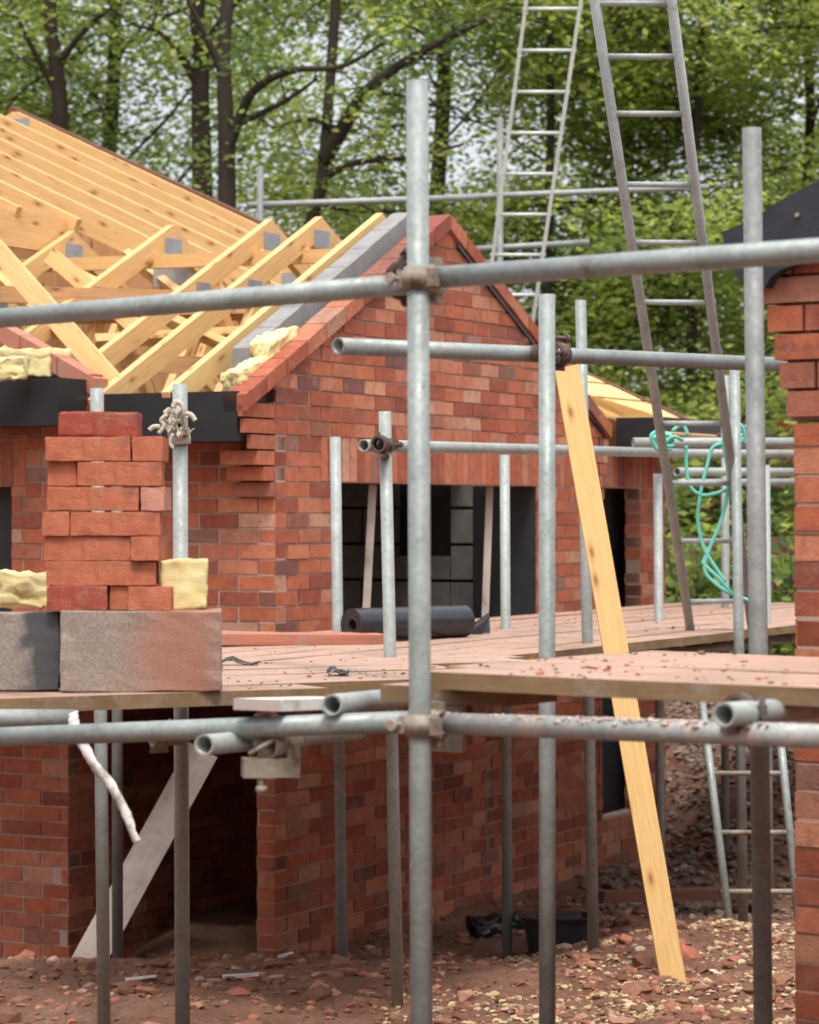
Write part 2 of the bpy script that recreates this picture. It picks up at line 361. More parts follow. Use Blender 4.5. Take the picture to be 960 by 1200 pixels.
# stones
def inhouse(x, y):
    q = V((x, y, 0))-A0; t = q.dot(U); s = q.dot(W)
    return -.05 < t < 5.12 and s > -.03
mb = MB()
for i in range(13000):
    y = R.uniform(9.6, 13.2); x = R.uniform(-.1, 2.6)
    dn = noise.noise(V((x*1.6, y*1.6, 9)))+.35*noise.noise(V((x*5, y*5, 2)))
    band = -.2 if y < 10.7 else .05 if y < 11.3 else (-.12 if y < 12.2 else -.02)
    if dn < band or inhouse(x, y): continue
    if x < .25 and R.random() < .6: continue
    mb.stone((x, y, ground(x, y)+R.uniform(-.005, .005)), R.choice([.006, .008, .010, .012, .015, .021]), R.choice(['gravel', 'gravel', 'gravel', 'clod']))
tag(mb.build('gravel'), 'yellow gravel scattered in patches over the brown soil', 'gravel', kind='stuff')
mb = MB()
for i in range(10000):
    y = R.uniform(9.6, 17.5); x = R.uniform(-2.4, 2.9)
    if inhouse(x, y) or noise.noise(V((x*1.3, y*1.3, 4))) < (-.45 if x < .2 else -.15): continue
    r = R.choice([.008, .012, .018, .026, .036]) if R.random() < .965 else R.uniform(.045, .085)
    mb.stone((x, y, ground(x, y)), r, 'clod')
tag(mb.build('soil_clods'), 'loose reddish brown clods of earth below the decks', 'earth', kind='stuff')
mb = MB()
for i in range(9000):
    y = R.uniform(14, 23); x = R.uniform(1.0, 4.8)
    if inhouse(x, y): continue
    mb.stone((x, y, ground(x, y)+.01), R.choice([.012, .018, .024, .03, .045]), 'rubble')
tag(mb.build('rubble'), 'grey stones and rubble on the bank behind the lower ladder', 'rubble', kind='stuff')
# ================================================================== BUNGALOW UNDER CONSTRUCTION
TC = 1.83; ZA = 3.775; PIT = (ZA-2.72)/(TC+.316)           # gable centre, apex height, slope
zr = lambda t: ZA-PIT*abs(t-TC)
TB = 3.92
house = thing('bungalow', 'half built red brick bungalow with open timber roof trusses', 'bungalow', G(0, 0, 0))
# gable wall (faces -W)
WIN = (.65, 1.23, 2.98, 2.318); SOL = (.44, 2.32, 3.7, 2.545)
mb = MB(); O = V((A0.x, A0.y, 0))
low = [(.002, -.3), (TB-.002, -.3), (TB-.002, 2.55), (.002, 2.55)]
brickwork(mb, O, U, -W, low, [WIN], [(.44, 2.32, 3.75, 2.55)], zoff=-.08)
hull = [(.002, 2.55), (TB-.002, 2.55), (TB+.06, zr(TB+.06)-.06), (TC, ZA-.06), (-.06, zr(-.06)-.06), (.002, 2.62)]
up = [(.002, 2.545), (TB, 2.545), (TB, zr(TB)-.05), (TC, ZA-.05), (.002, zr(.002)-.05)]
brickwork(mb, O, U, -W, up, zoff=-.08)
# corbelled feet on both sides
for i in range(6):
    z0 = -.08+.075*(31+i); ext = min(.31, [.05, .11, .17, .23, .29, .31][i])
    top = min(z0+.066, 9)
    pl = clip_convex([(-ext, z0), (-.012, z0), (-.012, top), (-ext, top)], [(-1, 0), (3, 0), (3, zr(3)), (TC, ZA-.05), (-1, zr(-1)-.05)])
    if len(pl) > 2 and z0 < 2.75:
        mb.prism([V((*(O+U*a-W*.003).xy, z)) for a, z in pl], W, .21 if i < 3 else .026, 'wall_brick')
    e2 = ext*.3
    pl = [(TB+.012, z0), (TB+e2, z0), (TB+e2, top), (TB+.012, top)]
    if top < zr(TB+e2)-.03: mb.prism([V((*(O+U*a-W*.003).xy, z)) for a, z in pl], W, .1, 'wall_brick')
mb.build('gable_wall', house)
# verge: projecting cut-brick course up both slopes, black strip beneath standing in for its shadow line
mb = MB()
for sgn, te in ((-1, -.316), (1, TB+.1)):
    n = 11
    for i in range(n):
        ta = TC+sgn*.004+(te-TC)*i/n; tb = TC+(te-TC)*(i+1)/n-sgn*.006; dep = .08
        a0, a1 = sorted((ta, tb))
        pl = [(a0, zr(a0)-dep), (a1, zr(a1)-dep), (a1, zr(a1)), (a0, zr(a0))]
        mb.prism([V((*(O+U*a-W*(.022+R.uniform(-.003, .003))).xy, z)) for a, z in pl], W, .125, 'wall_brick')
mb.build('verge_course', house)
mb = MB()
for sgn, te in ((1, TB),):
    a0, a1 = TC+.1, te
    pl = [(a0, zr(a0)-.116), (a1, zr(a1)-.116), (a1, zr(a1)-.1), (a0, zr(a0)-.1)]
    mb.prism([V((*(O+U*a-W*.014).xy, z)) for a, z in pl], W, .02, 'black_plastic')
mb.build('shadow_strip', house)
# inner block leaf of the gable
mb = MB()
for i in range(7):
    ta = TC-.06-i*.24; tb = ta-.232
    pl = [(tb, 2.5), (ta, 2.5), (ta, zr(ta)+.045), (tb, zr(tb)+.045)]
    mb.prism([V((*(O+U*a+W*(.19+R.uniform(-.004, .004))).xy, z)) for a, z in pl], W, .115, 'leaf_block')
    pl = [(TC*2-ta, 2.5), (TC*2-tb, 2.5), (TC*2-tb, zr(tb)+.045), (TC*2-ta, zr(ta)+.045)]
    mb.prism([V((*(O+U*a+W*.19).xy, z)) for a, z in pl], W, .115, 'leaf_block')
mb.build('block_leaf', house)
# side wall (faces -U)
mb = MB()
brickwork(mb, O, W, -U, [(.002, -.5), (1.9, -.5), (1.9, 2.6), (.002, 2.6)], [(.105, -.6, 1.2, 1.495)], zoff=-.08, aoff=.1)
mb.build('side_wall', house)
mb = MB(); brickwork(mb, V(G(2.3, 0, 0)), W, -U, [(-.0, -.5), (1.9, -.5), (1.9, 1.5), (-.0, 1.5)], zoff=-.08, aoff=.03)
mb.box(G(1.2, .7, 1.545), U*1.08, W*.85, V((0, 0, .015)), 'rough_timber'); brickwork(mb, V(G(.105, 1.25, 0)), U, -W, [(0, -.5), (2.19, -.5), (2.19, 1.5), (0, 1.5)], zoff=-.08)
mb.build('recess_wall', house)
# projecting front bay on the left with its own small gable
mb = MB(); O2 = V(G(-.36, .95, 0)); O2.z = 0
brickwork(mb, O2, W, -U, [(.002, -.55), (2.6, -.55), (2.6, 2.8), (.002, 2.8)], [(.335, 1.1, 1.3, 2.295)], [(.25, 2.295, 1.4, 2.52)], zoff=-.08, aoff=.05)
brickwork(mb, O2, U, -W, [(.002, -.55), (.35, -.55), (.35, 2.8), (.002, 2.8)], zoff=-.08)
# corbel block at the foot of its verge
for i in range(4):
    z0 = -.08+.075*(35+i)
    mb.prism([V((*(O2+W*a+U*.005).xy, z)) for a, z in [(-.13, z0), (-.004, z0), (-.004, z0+.066), (-.13, z0+.066)]], U, .1, 'wall_brick')
mb.build('bay_wall', house)
mb = MB()
zb = lambda a: 2.80+.50*a
for i in range(10):
    a0 = -.15+i*.22; a1 = a0+.214
    mb.prism([V((*(O2+W*a+U*.0).xy, z)) for a, z in [(a0, zb(a0)), (a1, zb(a1)), (a1, zb(a1)+.09), (a0, zb(a0)+.09)]], U, .12, 'red_plank')
mb.build('bay_verge', house)
mb = MB(); mb.beam(G(-.5, .83, 2.695), G(-.5, 3.6, 2.695), .24, .225, 'black_fascia'); mb.build('fascia', house)
mb = MB(); mb.box(G(-.2, 1.77, 1.7), U*.01, W*.5, V((0, 0, .6)), 'navy_membrane'); mb.build('window_board', house)
# eaves box along the side wall, and the one by the doorway
mb = MB(); mb.beam(G(-.165, .03, 2.622), G(-.165, .80, 2.622), .29, .235, 'black_fascia'); mb.build('fascia', house)
mb = MB(); mb.beam(G(4.09, -.16, 2.652), G(5.12, -.16, 2.652), .29, .19, 'black_fascia'); mb.build('fascia', house)
# facade beside the doorway
mb = MB(); DOOR = (TB+.03, .3, 4.58, 2.318)
O3 = V(G(0, .03, 0))
brickwork(mb, O3, U, -W, [(TB+.012, -.3), (5.0, -.3), (5.0, 2.56), (TB+.012, 2.56)], [DOOR], [(TB+.012, 2.32, 4.85, 2.545)], zoff=-.08, th=.105)
brickwork(mb, O3+U*4.581, W, -U, [(.003, .3), (.10, .3), (.10, 2.318), (.003, 2.318)], zoff=-.08, th=.02)
mb.build('doorway_wall', house)
mb = MB(); mb.beam(G(TB-.1, .25, 1.33), G(4.9, .25, 1.33), .03, 2.1, 'navy_membrane', UPZ); mb.build('door', house)
# far corner of that wall
mb = MB(); brickwork(mb, V(G(5.0, .03, 0)), W, U, [(.012, -.3), (4.9, -.3), (4.9, 2.56), (.012, 2.56)], zoff=-.08); mb.build('end_wall', house)
# window lining and the room behind it
mb = MB()
mb.box(G(2.975, .21, 1.78), U*.006, W*.20, V((0, 0, .54)), 'navy_membrane')
mb.build('window_lining', house)
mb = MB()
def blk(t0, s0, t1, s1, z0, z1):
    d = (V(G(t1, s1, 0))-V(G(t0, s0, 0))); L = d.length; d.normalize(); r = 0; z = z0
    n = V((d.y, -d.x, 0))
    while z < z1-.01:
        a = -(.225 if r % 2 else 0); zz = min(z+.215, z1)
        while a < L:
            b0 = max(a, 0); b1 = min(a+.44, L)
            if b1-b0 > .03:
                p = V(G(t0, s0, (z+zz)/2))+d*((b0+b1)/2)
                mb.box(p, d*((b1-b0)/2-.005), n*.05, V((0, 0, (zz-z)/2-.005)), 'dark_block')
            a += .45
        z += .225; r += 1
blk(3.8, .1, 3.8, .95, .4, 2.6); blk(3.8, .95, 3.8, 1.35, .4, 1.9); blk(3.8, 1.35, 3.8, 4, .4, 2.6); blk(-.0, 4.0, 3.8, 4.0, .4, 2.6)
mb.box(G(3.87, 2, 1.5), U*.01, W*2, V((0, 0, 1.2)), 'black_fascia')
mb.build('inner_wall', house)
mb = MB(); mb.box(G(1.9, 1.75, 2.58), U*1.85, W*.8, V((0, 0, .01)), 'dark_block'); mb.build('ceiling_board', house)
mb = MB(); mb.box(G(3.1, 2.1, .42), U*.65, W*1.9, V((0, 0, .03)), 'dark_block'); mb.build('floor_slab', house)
# ---- garage-wing trusses
def truss(s, webs=True, left=-.42, right=TB+.4, mat='new_timber', wobble=0):
    mb = MB(); th = .045; dp = .105; c = PIT; k = math.sqrt(1+c*c)
    n = W
    off = dp/2*k+.005
    def bm(t0, z0, t1, z1, h=dp, w=th, m=mat, ds=0):
        a = V(G(t0, s+ds, z0)); b = V(G(t1, s+ds, z1)); d = (b-a).normalized(); upv = d.cross(W)
        if upv.z < 0: upv = -upv
        mb.beam(a, b, w, h, m, upv)
    bm(left, zr(left)-off+.03, TC+.03, ZA-off+.03+.015)
    bm(right, zr(right)-off+.03, TC+.002, ZA-off+.03, ds=.001)
    if webs:
        bm(left+.25, 2.66, right-.25, 2.66, .09, ds=.002)
        bm(.75, 2.70, 1.25, zr(1.25)-.1, .07, ds=.003); bm(2.9, 2.70, 2.4, zr(2.4)-.1, .07, ds=.003)
        bm(1.25, zr(1.25)-.1, 1.7, 2.70, .07, ds=.004); bm(2.4, zr(2.4)-.1, 1.95, 2.70, .07, ds=.004)
    o = mb.build('roof_truss', house)
    for (t, z, a, b) in ((TC, ZA-.1, .085, .05), (TC-.72, zr(TC-.72)-.075, .07, .05), (1.83, 2.67, .12, .04)) if webs else ():
        o2 = MB(); o2.box(G(t, s-.0255, z), U*a, W*.0015, V((0, 0, b)), 'plate_steel')
        g = o2.build('gusset_plate'); g.parent = o
        for vv in g.data.vertices: vv.co = vv.co-V(house.location)
    return o
def cut(o): return o
for i, s in enumerate((.42, .80, 1.12, 1.77, 2.45)):
    truss(s, webs=(i > 0), left=(-.36 if i else -.3), mat='new_timber' if i else 'pale_timber')
# ridge binder, braces
mb = MB(); mb.beam(G(TC-.18, .45, 3.56), G(TC-.18, 3.2, 3.60), .05, .075, 'new_timber'); mb.build('ridge_brace', house)
mb = MB(); mb.beam(P(-40, 252, 14.4), P(138, 455, 13.35), .05, .10, 'new_timber', V((.7, -.2, .7))); mb.build('diagonal_brace', house)
mb = MB(); mb.beam(P(60, 300, 15.2), P(178, 398, 14.6), .045, .09, 'new_timber', V((.6, -.1, .7))); mb.build('diagonal_brace', house)
for (a_, b_, m_) in ((P(88, 322, 15.4), P(330, 436, 14.2), 'new_timber'), (P(150, 300, 16.2), P(255, 380, 15.2), 'new_timber'), (P(228, 318, 16.0), P(335, 412, 14.9), 'rough_timber'), (P(-10, 318, 15.3), P(95, 415, 14.2), 'new_timber'), (P(60, 372, 14.8), P(340, 366, 15.1), 'rough_timber'), (P(110, 400, 14.5), P(330, 388, 14.9), 'new_timber')):
    mb = MB(); mb.beam(a_, b_, .045, .085, m_, V((.1, -.9, .4))); mb.build('brace', house)
mb = MB(); mb.beam(P(0, 345, 14.6), P(300, 352, 14.9), .05, .09, 'rough_timber'); mb.build('wall_plate', house); mb = MB(); mb.beam(P(0, 420, 13.9), P(330, 432, 14.3), .05, .09, 'rough_timber'); mb.build('wall_plate', house)
mb = MB(); mb.beam(P(180, 325, 15.8), P(235, 325, 15.8), .05, .12, 'plate_steel'); mb.build('hanger', house); mb = MB(); mb.beam(P(330, 330, 15.8), P(372, 330, 15.8), .05, .1, 'plate_steel'); mb.build('hanger', house)
# ---- main roof trusses across the back
ZM = 5.10; SM = 5.11; PM = (ZM-2.77)/SM
for i in range(11):
    t = 5.0-.52*i; mb = MB(); o_ = MB()
    def zmf(s): return ZM-PM*abs(s-SM)
    s_end = -.32
    if t < .2: continue
    if t < TB+.25: s_end = max((zr(t)-2.77)/PM+.3, 2.5 if t < 1.6 else (2.25 if t < 2.1 else .3))
    else: s_end = -.04
    dp = .15; k = math.sqrt(1+PM*PM)*dp/2
    a = V(G(t, SM+.03, ZM-k)); b = V(G(t, s_end, zmf(s_end)-k)); d = (b-a).normalized(); upv = U.cross(d)
    if upv.z < 0: upv = -upv
    mb.beam(a, b, .047, dp, 'new_timber', upv)
    a = V(G(t+.001, SM, ZM-k)); b = V(G(t+.001, SM*2+.2, zmf(SM*2+.2)-k)); d = (b-a).normalized(); upv = U.cross(d)
    if upv.z < 0: upv = -upv
    mb.beam(a, b, .047, dp, 'new_timber', upv)
    if t > 4: mb.beam(G(t+.002, .2, 2.7), G(t+.002, 9.8, 2.7), .047, .1, 'new_timber')
    tr = mb.build('roof_truss', house)
    o_.box(G(t-.026, SM, ZM-.13), W*.12, U*.0015, V((0, 0, .06)), 'plate_steel')
    g = o_.build('gusset_plate'); g.parent = tr
    for vv in g.data.vertices: vv.co = vv.co-V(house.location)
mb = MB()
a = V(G(5.07, SM+.1, ZM+.02)); b = V(G(5.07, -.42, 2.77-PM*.42+.02)); mb.beam(a, b, .08, .045, 'verge_timber', UPZ)
mb.build('verge_board', house)
mb = MB(); zq = ZM-PM*(SM-2.5); mb.beam(G(.0, 2.52, zq-.14), G(1.85, 2.52, zq-.14), .05, .2, 'new_timber'); mb.build('valley_board', house)
mb = MB()
for i in range(25):
    t0 = -.1+i*.155; zt = min(zr(t0+.07)-.06, 3.5); mb.beam(G(t0+.075, 2.75+.003*(i % 2), 2.5), G(t0+.075, 2.75+.003*(i % 2), zt), .15, .02, 'rough_timber', W)
mb.build('spandrel_panel', house)
mb = MB()
for i in range(52):
    s0 = .1+i*.2; zt = ZM-PM*abs(s0+.1-SM)-.2
    if zt > 2.6: mb.beam(G(4.93+.003*(i % 2), s0+.1, 2.5), G(4.93+.003*(i % 2), s0+.1, zt), .195, .02, 'rough_timber', U)
mb.build('spandrel_panel', house)
# sarking boards at the far roof edge by the doorway
mb = MB()
for i in range(4):
    s0 = -.33+i*.26
    mb.beam(G(4.12, s0+.13, 2.79+PM*(s0+.13)), G(5.02, s0+.13, 2.79+PM*(s0+.13)), .25, .018, 'pale_timber', (UPZ+W*-PM).normalized())
mb.build('sarking', house)
mb = MB()
pl = [(-.30, 2.75), (.55, 2.75), (.55, 2.77+PM*.55)]
mb.prism([G(4.1, s, z) for s, z in [(-.29, 2.752), (.05, 2.752), (.5, 2.765+PM*.5), (-.29, 2.765-PM*.29)]], U, .02, 'pale_timber'); mb.build('soffit_board', house)
# ================================================================== NEARER HOUSE (right edge)
KC = H(931, 7.16, 0); KD = V((N1.y, -N1.x, 0)); KN = V((-N1.x, -N1.y, 0))     # wall direction (to the right, nearer) and outward normal
near = thing('brick_house', 'nearer red brick house corner with corbelled eaves at the right edge', 'house', KC)
mb = MB()
brickwork(mb, KC, KD, KN, [(.002, -.3), (6, -.3), (6, 2.40), (.002, 2.40)], zoff=-.055, th=.1, aoff=-.0)
brickwork(mb, KC, -KN, V((-KD.x, -KD.y, 0)), [(.002, -.3), (3, -.3), (3, 2.40), (.002, 2.40)], zoff=-.055, th=.1)
for i in range(7):
    z0 = -.055+.075*(33+i)-.0
    ext = [.02, .04, .055, .075, .092, .107, .107][i]
    a = -ext; first = True
    while a < 5.8:
        L = .1 if (first and i % 2) else .215; first = False
        if z0 < 2.83: mb.prism([V((*(KC+KD*x-KN*(-.006)).xy, z)) for x, z in [(a, z0), (a+L, z0), (a+L, z0+.066), (a, z0+.066)]], -KN, .2, 'wall_brick')
        a += L+.01
mb.box(KC+KD*2.9-KN*.1+V((0, 0, 2.62)), KD*2.93, KN*.08, V((0, 0, .21)), 'mortar')
mb.build('corner_wall', near)
def kp(px, py):              # pixel -> point in the plane of the near wall, pulled forward a little
    O_ = KC+KN*.05; dr = V(((px-480)/F, 1, 0)); tt = O_.dot(KN)/dr.dot(KN); q = dr*tt; q.z = EYE+(600-py)/F*q.y; return q
mb = MB()
prof = [(846, 272), (868, 263), (888, 252), (905, 241), (925, 229), (942, 220), (965, 210), (1100, 150), (1100, 300), (965, 303), (935, 309), (915, 316), (903, 325), (896, 337), (880, 336), (864, 326), (852, 305)]
pp = [kp(*q) for q in prof]
mb.prism(pp, -KN, .5, 'black_felt')
mb.build('eaves_felt', near)
mb = MB(); c_ = kp(935, 252); mb.rod([c_+KN*.0, c_+KN*.006], .006, 'fitting', 10); mb.build('nail', near)
# ================================================================== SCAFFOLDS
TR = .02415
def tube_part(parent, name, p0, p1, mat='galv', r=TR, label=None):
    mb = MB(); mb.tube(p0, p1, r, mat); o = mb.build(name, parent)
    if label: o['label'] = label
    return o
def coupler(parent, c, d1, d2, off, mat='fitting', r=TR):
    """d1: axis of the tube through c; d2: axis of the second tube, at c+off"""
    mb = MB(); c = V(c); d1 = V(d1).normalized(); d2 = V(d2).normalized(); off = V(off)
    q = c+off
    for cc, dd in ((c, d1), (q, d2)):
        mb.tube(cc-dd*.024, cc+dd*.024, r+.0075, mat, 18, .007)
        mb.tube(cc-dd*.017, cc+dd*.017, r+.0105, mat, 18, .005)
        oo = (off.normalized() if off.length > .01 else dd.orthogonal())
        sd = dd.cross(oo).normalized()
        for sg in (1, -1):
            b = cc+sd*sg*(r+.016)
            mb.box(b, sd*.009, oo*.012, dd*.019, mat)
        b = cc+sd*(r+.024)
        mb.rod([b-oo*.04, b+oo*.03], .0065, mat, 8); mb.rod([b-oo*.042, b-oo*.030], .0125, mat, 6)
    m = (c+q)/2; mb.box(m, d1*.022, d2*.022, (off.normalized() if off.length > .01 else UPZ)*.012, mat)
    mb.build('coupler', parent)
sA = thing('scaffold', 'grey tube scaffold in the foreground with a tall pole up the middle', 'scaffold', H(491, 5.95, 0))
gz = lambda p: ground(p.x, p.y)
def std(parent, px0, py0, px1, py1, D, mat='galv', D1=None, zfoot=None):
    a = P(px0, py0, D); b = P(px1, py1, D1 or D); d = b-a
    zf = gz(b) if zfoot is None else zfoot
    e = a+d*((zf-.02-a.z)/d.z)
    tube_part(parent, 'standard', a, e, mat); return a, e
S1 = std(sA, 489, 95, 494, 1200, 5.95)
S2 = std(sA, 881, 150, 894.5, 1200, 6.85, 'galv_dull')
S3 = std(sA, 641, 345, 641.5, 1200, 7.9)
P3 = std(sA, 211, 450, 214, 1200, 8.8, 'galv_pale')
P1 = std(sA, 113.5, 455, 122, 1195, 10.0, 'galv_pale')
tube_part(sA, 'ledger', P(480, 333, 6.02), P(-60, 378, 6.86), 'galv')
tube_part(sA, 'ledger', P(504, 326, 5.98), P(1020, 289, 5.18), 'galv')
coupler(sA, P(490, 326, 5.95), UPZ, L1, N1*.055, 'fitting')
coupler(sA, P(474, 333, 6.05), L1, L1, V((0, 0, .0)), 'rusty_fitting')
tube_part(sA, 'ledger', P(484, 845.5, 6.02), P(-60, 866, 6.8), 'galv')
tube_part(sA, 'ledger', P(526, 848, 5.98), P(1020, 865, 5.18), 'galv_spattered', label='lower front ledger spattered with pale mortar')
coupler(sA, P(492.5, 850, 5.95), UPZ, L1, N1*.055, 'fitting')
tube_part(sA, 'guard_rail', P(396, 405.5, 7.45), P(920, 427.5, 9.0), 'galv')
coupler(sA, P(655, 415, 8.05), V((1, 1.3, 0)), UPZ, V((-.05, -.05, 0)), 'rusty_fitting')
tube_part(sA, 'transom', P(-80, 842, 6.9), P(88, 842, 7.1), 'galv_pale')
tube_part(sA, 'transom', P(239, 873, 6.15), P(420, 856, 7.0), 'galv_pale')
tube_part(sA, 'transom', P(389, 826, 6.1), P(500, 814, 6.9), 'galv_pale')
tube_part(sA, 'transom', P(848, 837.5, 5.28), P(960, 829, 5.75), 'galv_pale')
mb = MB()
for i in range(170):
    f_ = min(1, max(0, R.gauss(.42, .22))); q = P(526, 848, 5.98).lerp(P(960, 863, 5.25), f_); a_ = R.uniform(-1.0, .8)
    mb.stone(q+V((0, math.sin(a_)*.021-.004, math.cos(a_)*.0225)), R.uniform(.003, .009), 'mortar_lump', .6)
mb.build('mortar_splash', sA)['kind'] = 'stuff'
# board clamp below the left deck
mb = MB(); c_ = P(322, 866, 6.3)
mb.box(c_+V((-.03, 0, .02)), V((.018, 0, 0)), V((0, .03, 0)), V((0, 0, .035)), 'fitting'); mb.box(c_+V((.03, 0, .03)), V((.02, 0, 0)), V((0, .03, 0)), V((0, 0, .04)), 'rusty_fitting')
mb.tube(c_+V((-.01, -.05, -.01)), c_+V((.05, .0, -.006)), .03, 'fitting')
mb.box(c_+V((-.012, -.03, -.062)), V((.06, .01, 0)), V((-.005, .03, 0)), V((0, 0, .022)), 'fitting'); mb.box(c_+V((.045, -.02, -.05)), V((.014, 0, 0)), V((0, .03, 0)), V((0, 0, .035)), 'fitting')
mb.rod([c_+V((-.03, -.05, -.08)), c_+V((-.028, -.05, -.11))], .008, 'fitting', 8); mb.rod([c_+V((-.028, -.05, -.103)), c_+V((-.028, -.05, -.117))], .014, 'fitting', 6)
mb.rod([c_+V((-.055, -.065, -.03)), c_+V((.02, -.065, .015))], .006, 'fitting', 8)
mb.build('board_clamp', sA)
coupler(sA, P(868, 850, 5.42), L1, N1, V((0, 0, .03)), 'rusty_fitting')
mb = MB(); c_ = P(527, 847, 6.12); mb.box(c_, V((.033, -.012, 0)), V((.005, .012, 0)), V((0, 0, .064)), 'fitting', .002); mb.box(c_+V((.02, .05, .03)), V((.03, 0, 0)), V((0, .03, 0)), V((0, 0, .03)), 'rusty_fitting'); mb.build('bracket_plate', sA)
coupler(sA, P(205, 864, 8.72), UPZ, E1, V((-.05, -.01, 0)), 'fitting')
# house scaffold
sB = thing('scaffold', 'grey tube scaffold standing in two rows along the bungalow gable', 'scaffold', H(456, 10.5, .2))
P4 = std(sB, 451, 482, 466, 1175, 10.5, 'galv_pale'); P5 = std(sB, 393, 512, 401, 1118, 12.1, 'galv_pale'); P2 = std(sB, 137, 500, 138, 1180, 11.9, 'galv_dull')
P6 = std(sB, 591.5, 533, 594.5, 1070, 13.3, 'galv_pale'); P7 = std(sB, 771, 555, 774, 990, 14.3, 'galv_pale'); S4 = std(sB, 680.5, 352, 696, 1130, 11.8, 'galv')
P8 = std(sB, 861, 430, 871, 1090, 12.7, 'galv'); P10 = std(sB, 897, 545, 900, 900, 14.2, 'galv_pale')
std(sB, 850, 440, 850, 900, 16.2, 'galv_pale')
tube_part(sB, 'guard_rail', P(426, 522, 10.42), P(800, 531, 14.6), 'galv_pale')
coupler(sB, P(452, 521, 10.5), UPZ, P(800, 531, 14.6)-P(426, 522, 10.42), V((-.02, -.06, 0)), 'rusty_fitting')
tube_part(sB, 'guard_rail', P(742, 518.5, 13.2), P(950, 518.5, 13.4), 'galv_pale')
tube_part(sB, 'guard_rail', P(795, 531, 15.5), P(960, 532, 16.5), 'galv_pale'); tube_part(sB, 'guard_rail', P(793, 553, 15.0), P(960, 553, 16.5), 'galv_pale')
tube_part(sB, 'guard_rail', P(793, 566, 16.2), P(960, 565, 17.5), 'galv')
for s_, t0, t1 in ((-1.45, -2.3, 5.2), (-.85, -1.4, 5.2)):
    tube_part(sB, 'ledger', G(t0, s_, 1.46), G(t1, s_, 1.46), 'galv')
for t_ in (-2.0, -.75, .6, 2.1, 3.6): tube_part(sB, 'transom', G(t_, -1.85, 1.51+.012), G(t_, -.3, 1.51+.012), 'galv_dull', .0235)
for s_ in (.3, 1.5): tube_part(sB, 'transom', G(-1.5, s_, 1.51), G(-.12, s_, 1.51), 'galv_dull', .0235)
# distant scaffold behind the house
sC = thing('scaffold', 'far scaffold rails seen against the trees behind the roof', 'scaffold', H(586, 20.3, .5))
tube_part(sC, 'guard_rail', P(290, 240.5, 20), P(560, 231, 20.4), 'galv_pale'); tube_part(sC, 'guard_rail', P(520, 232, 20.4), P(830, 219, 20.9), 'galv_pale')
tube_part(sC, 'guard_rail', P(540, 293, 20.3), P(690, 284, 20.5), 'galv'); std(sC, 586, 138, 586, 700, 20.3, 'galv_dull', zfoot=.3); std(sC, 305, 195, 305, 700, 20.0, 'galv_dull', zfoot=.3)
# ================================================================== DECK BOARDS (one object each)
def board(p, d, L, z, label, group, w=.216, th=.038, mat='deck_timber', end='board_edge', hoop=None, tilt=0, name='scaffold_board'):
    """p: centre of the near end (xy), d: direction"""
    mb = MB(); d = V((d.x, d.y, 0)).normalized(); x = V((-d.y, d.x, 0))
    a = V((p.x, p.y, z)); b = a+d*L; b.z = z+tilt
    # top & bottom with deck_timber, long edges darker
    o = R.random()*30; n = max(2, int(L/.25)); prev = None
    wob = R.uniform(-.004, .004)
    pts = []
    for i in range(n+1):
        q = a.lerp(b, i/n); ww = w/2-.001+noise.noise(V((q.x*3, q.y*3, o)))*.0025; zz = noise.noise(V((q.x*1.2, q.y*1.2, o)))*.003
        pts.append([q+x*ww+V((0, 0, zz-th)), q-x*ww+V((0, 0, zz-th)), q-x*ww+V((0, 0, zz+wob*.3)), q+x*ww+V((0, 0, zz-wob*.3))])
    for i in range(n):
        A, B = pts[i], pts[i+1]; u0, u1 = o+L*i/n, o+L*(i+1)/n
        mb.face([A[3], A[2], B[2], B[3]][::-1], [(u0, o), (u0, o+w), (u1, o+w), (u1, o)][::-1], mat)
        mb.face([A[0], A[1], B[1], B[0]], [(u0, o), (u0, o+w), (u1, o+w), (u1, o)], mat)
        for (k0, k1) in ((1, 2), (3, 0)):
            mb.face([A[k0], A[k1], B[k1], B[k0]][::-1], [(u0, 0), (u0, th), (u1, th), (u1, 0)][::-1], end)
    mb.face(pts[0][::-1], [(0, 0), (.1, 0), (.1, .04), (0, .04)], end); mb.face(pts[-1], [(0, 0), (.1, 0), (.1, .04), (0, .04)], end)
    ob = mb.build(name, None, a); tag(ob, label, 'scaffold board', group); return ob
# right foreground deck: parallel to the front ledger
def e_(px, py, D): return P(px, py, D)
ZR = 1.818
fr0 = H(452, 6.10, 0); fdir = (H(1000, 5.42, 0)-H(505, 6.02, 0)); fdir.z = 0; fdir.normalize(); fper = V((-fdir.y, fdir.x, 0))
for i in range(5):
    st = H(505, 6.02, 0)+fper*(.10+.2265*i)-fdir*(.02 if i == 0 else R.uniform(.05, .12))
    board(st, fdir, 1.9, ZR+R.uniform(-.003, .003), 'front edge board of the right deck with its thick olive brown edge showing' if i == 0 else 'dusty pink board of the right deck behind its front edge board', 'boards of the right foreground deck')
mbk = V(H(478, 6.3, 0)); board(mbk, fdir, .34, ZR-.041, 'short olive ended board tucked under the right deck beside the tall pole', 'boards of the right foreground deck')
# left foreground deck
ZL = 1.688
for i in range(6):
    base = H(70, 7.13, 0)+E2*(.112+.2265*i)
    st = base-E1*(1.0 if i else .75); rt = [1.50, 1.85, 2.05, 1.9, 2.3, 2.4, 2.5, 2.6, 2.7][i]
    L = (base+E1*rt-base).length+(1.0 if i else .75)-(.72 if i == 0 else .35)
    board(st, E1, L, ZL-(.0 if i else .002)+R.uniform(-.003, .003), 'front edge board of the left deck under the concrete blocks' if i == 0 else 'dusty board of the left deck behind the concrete blocks', 'boards of the left foreground deck')
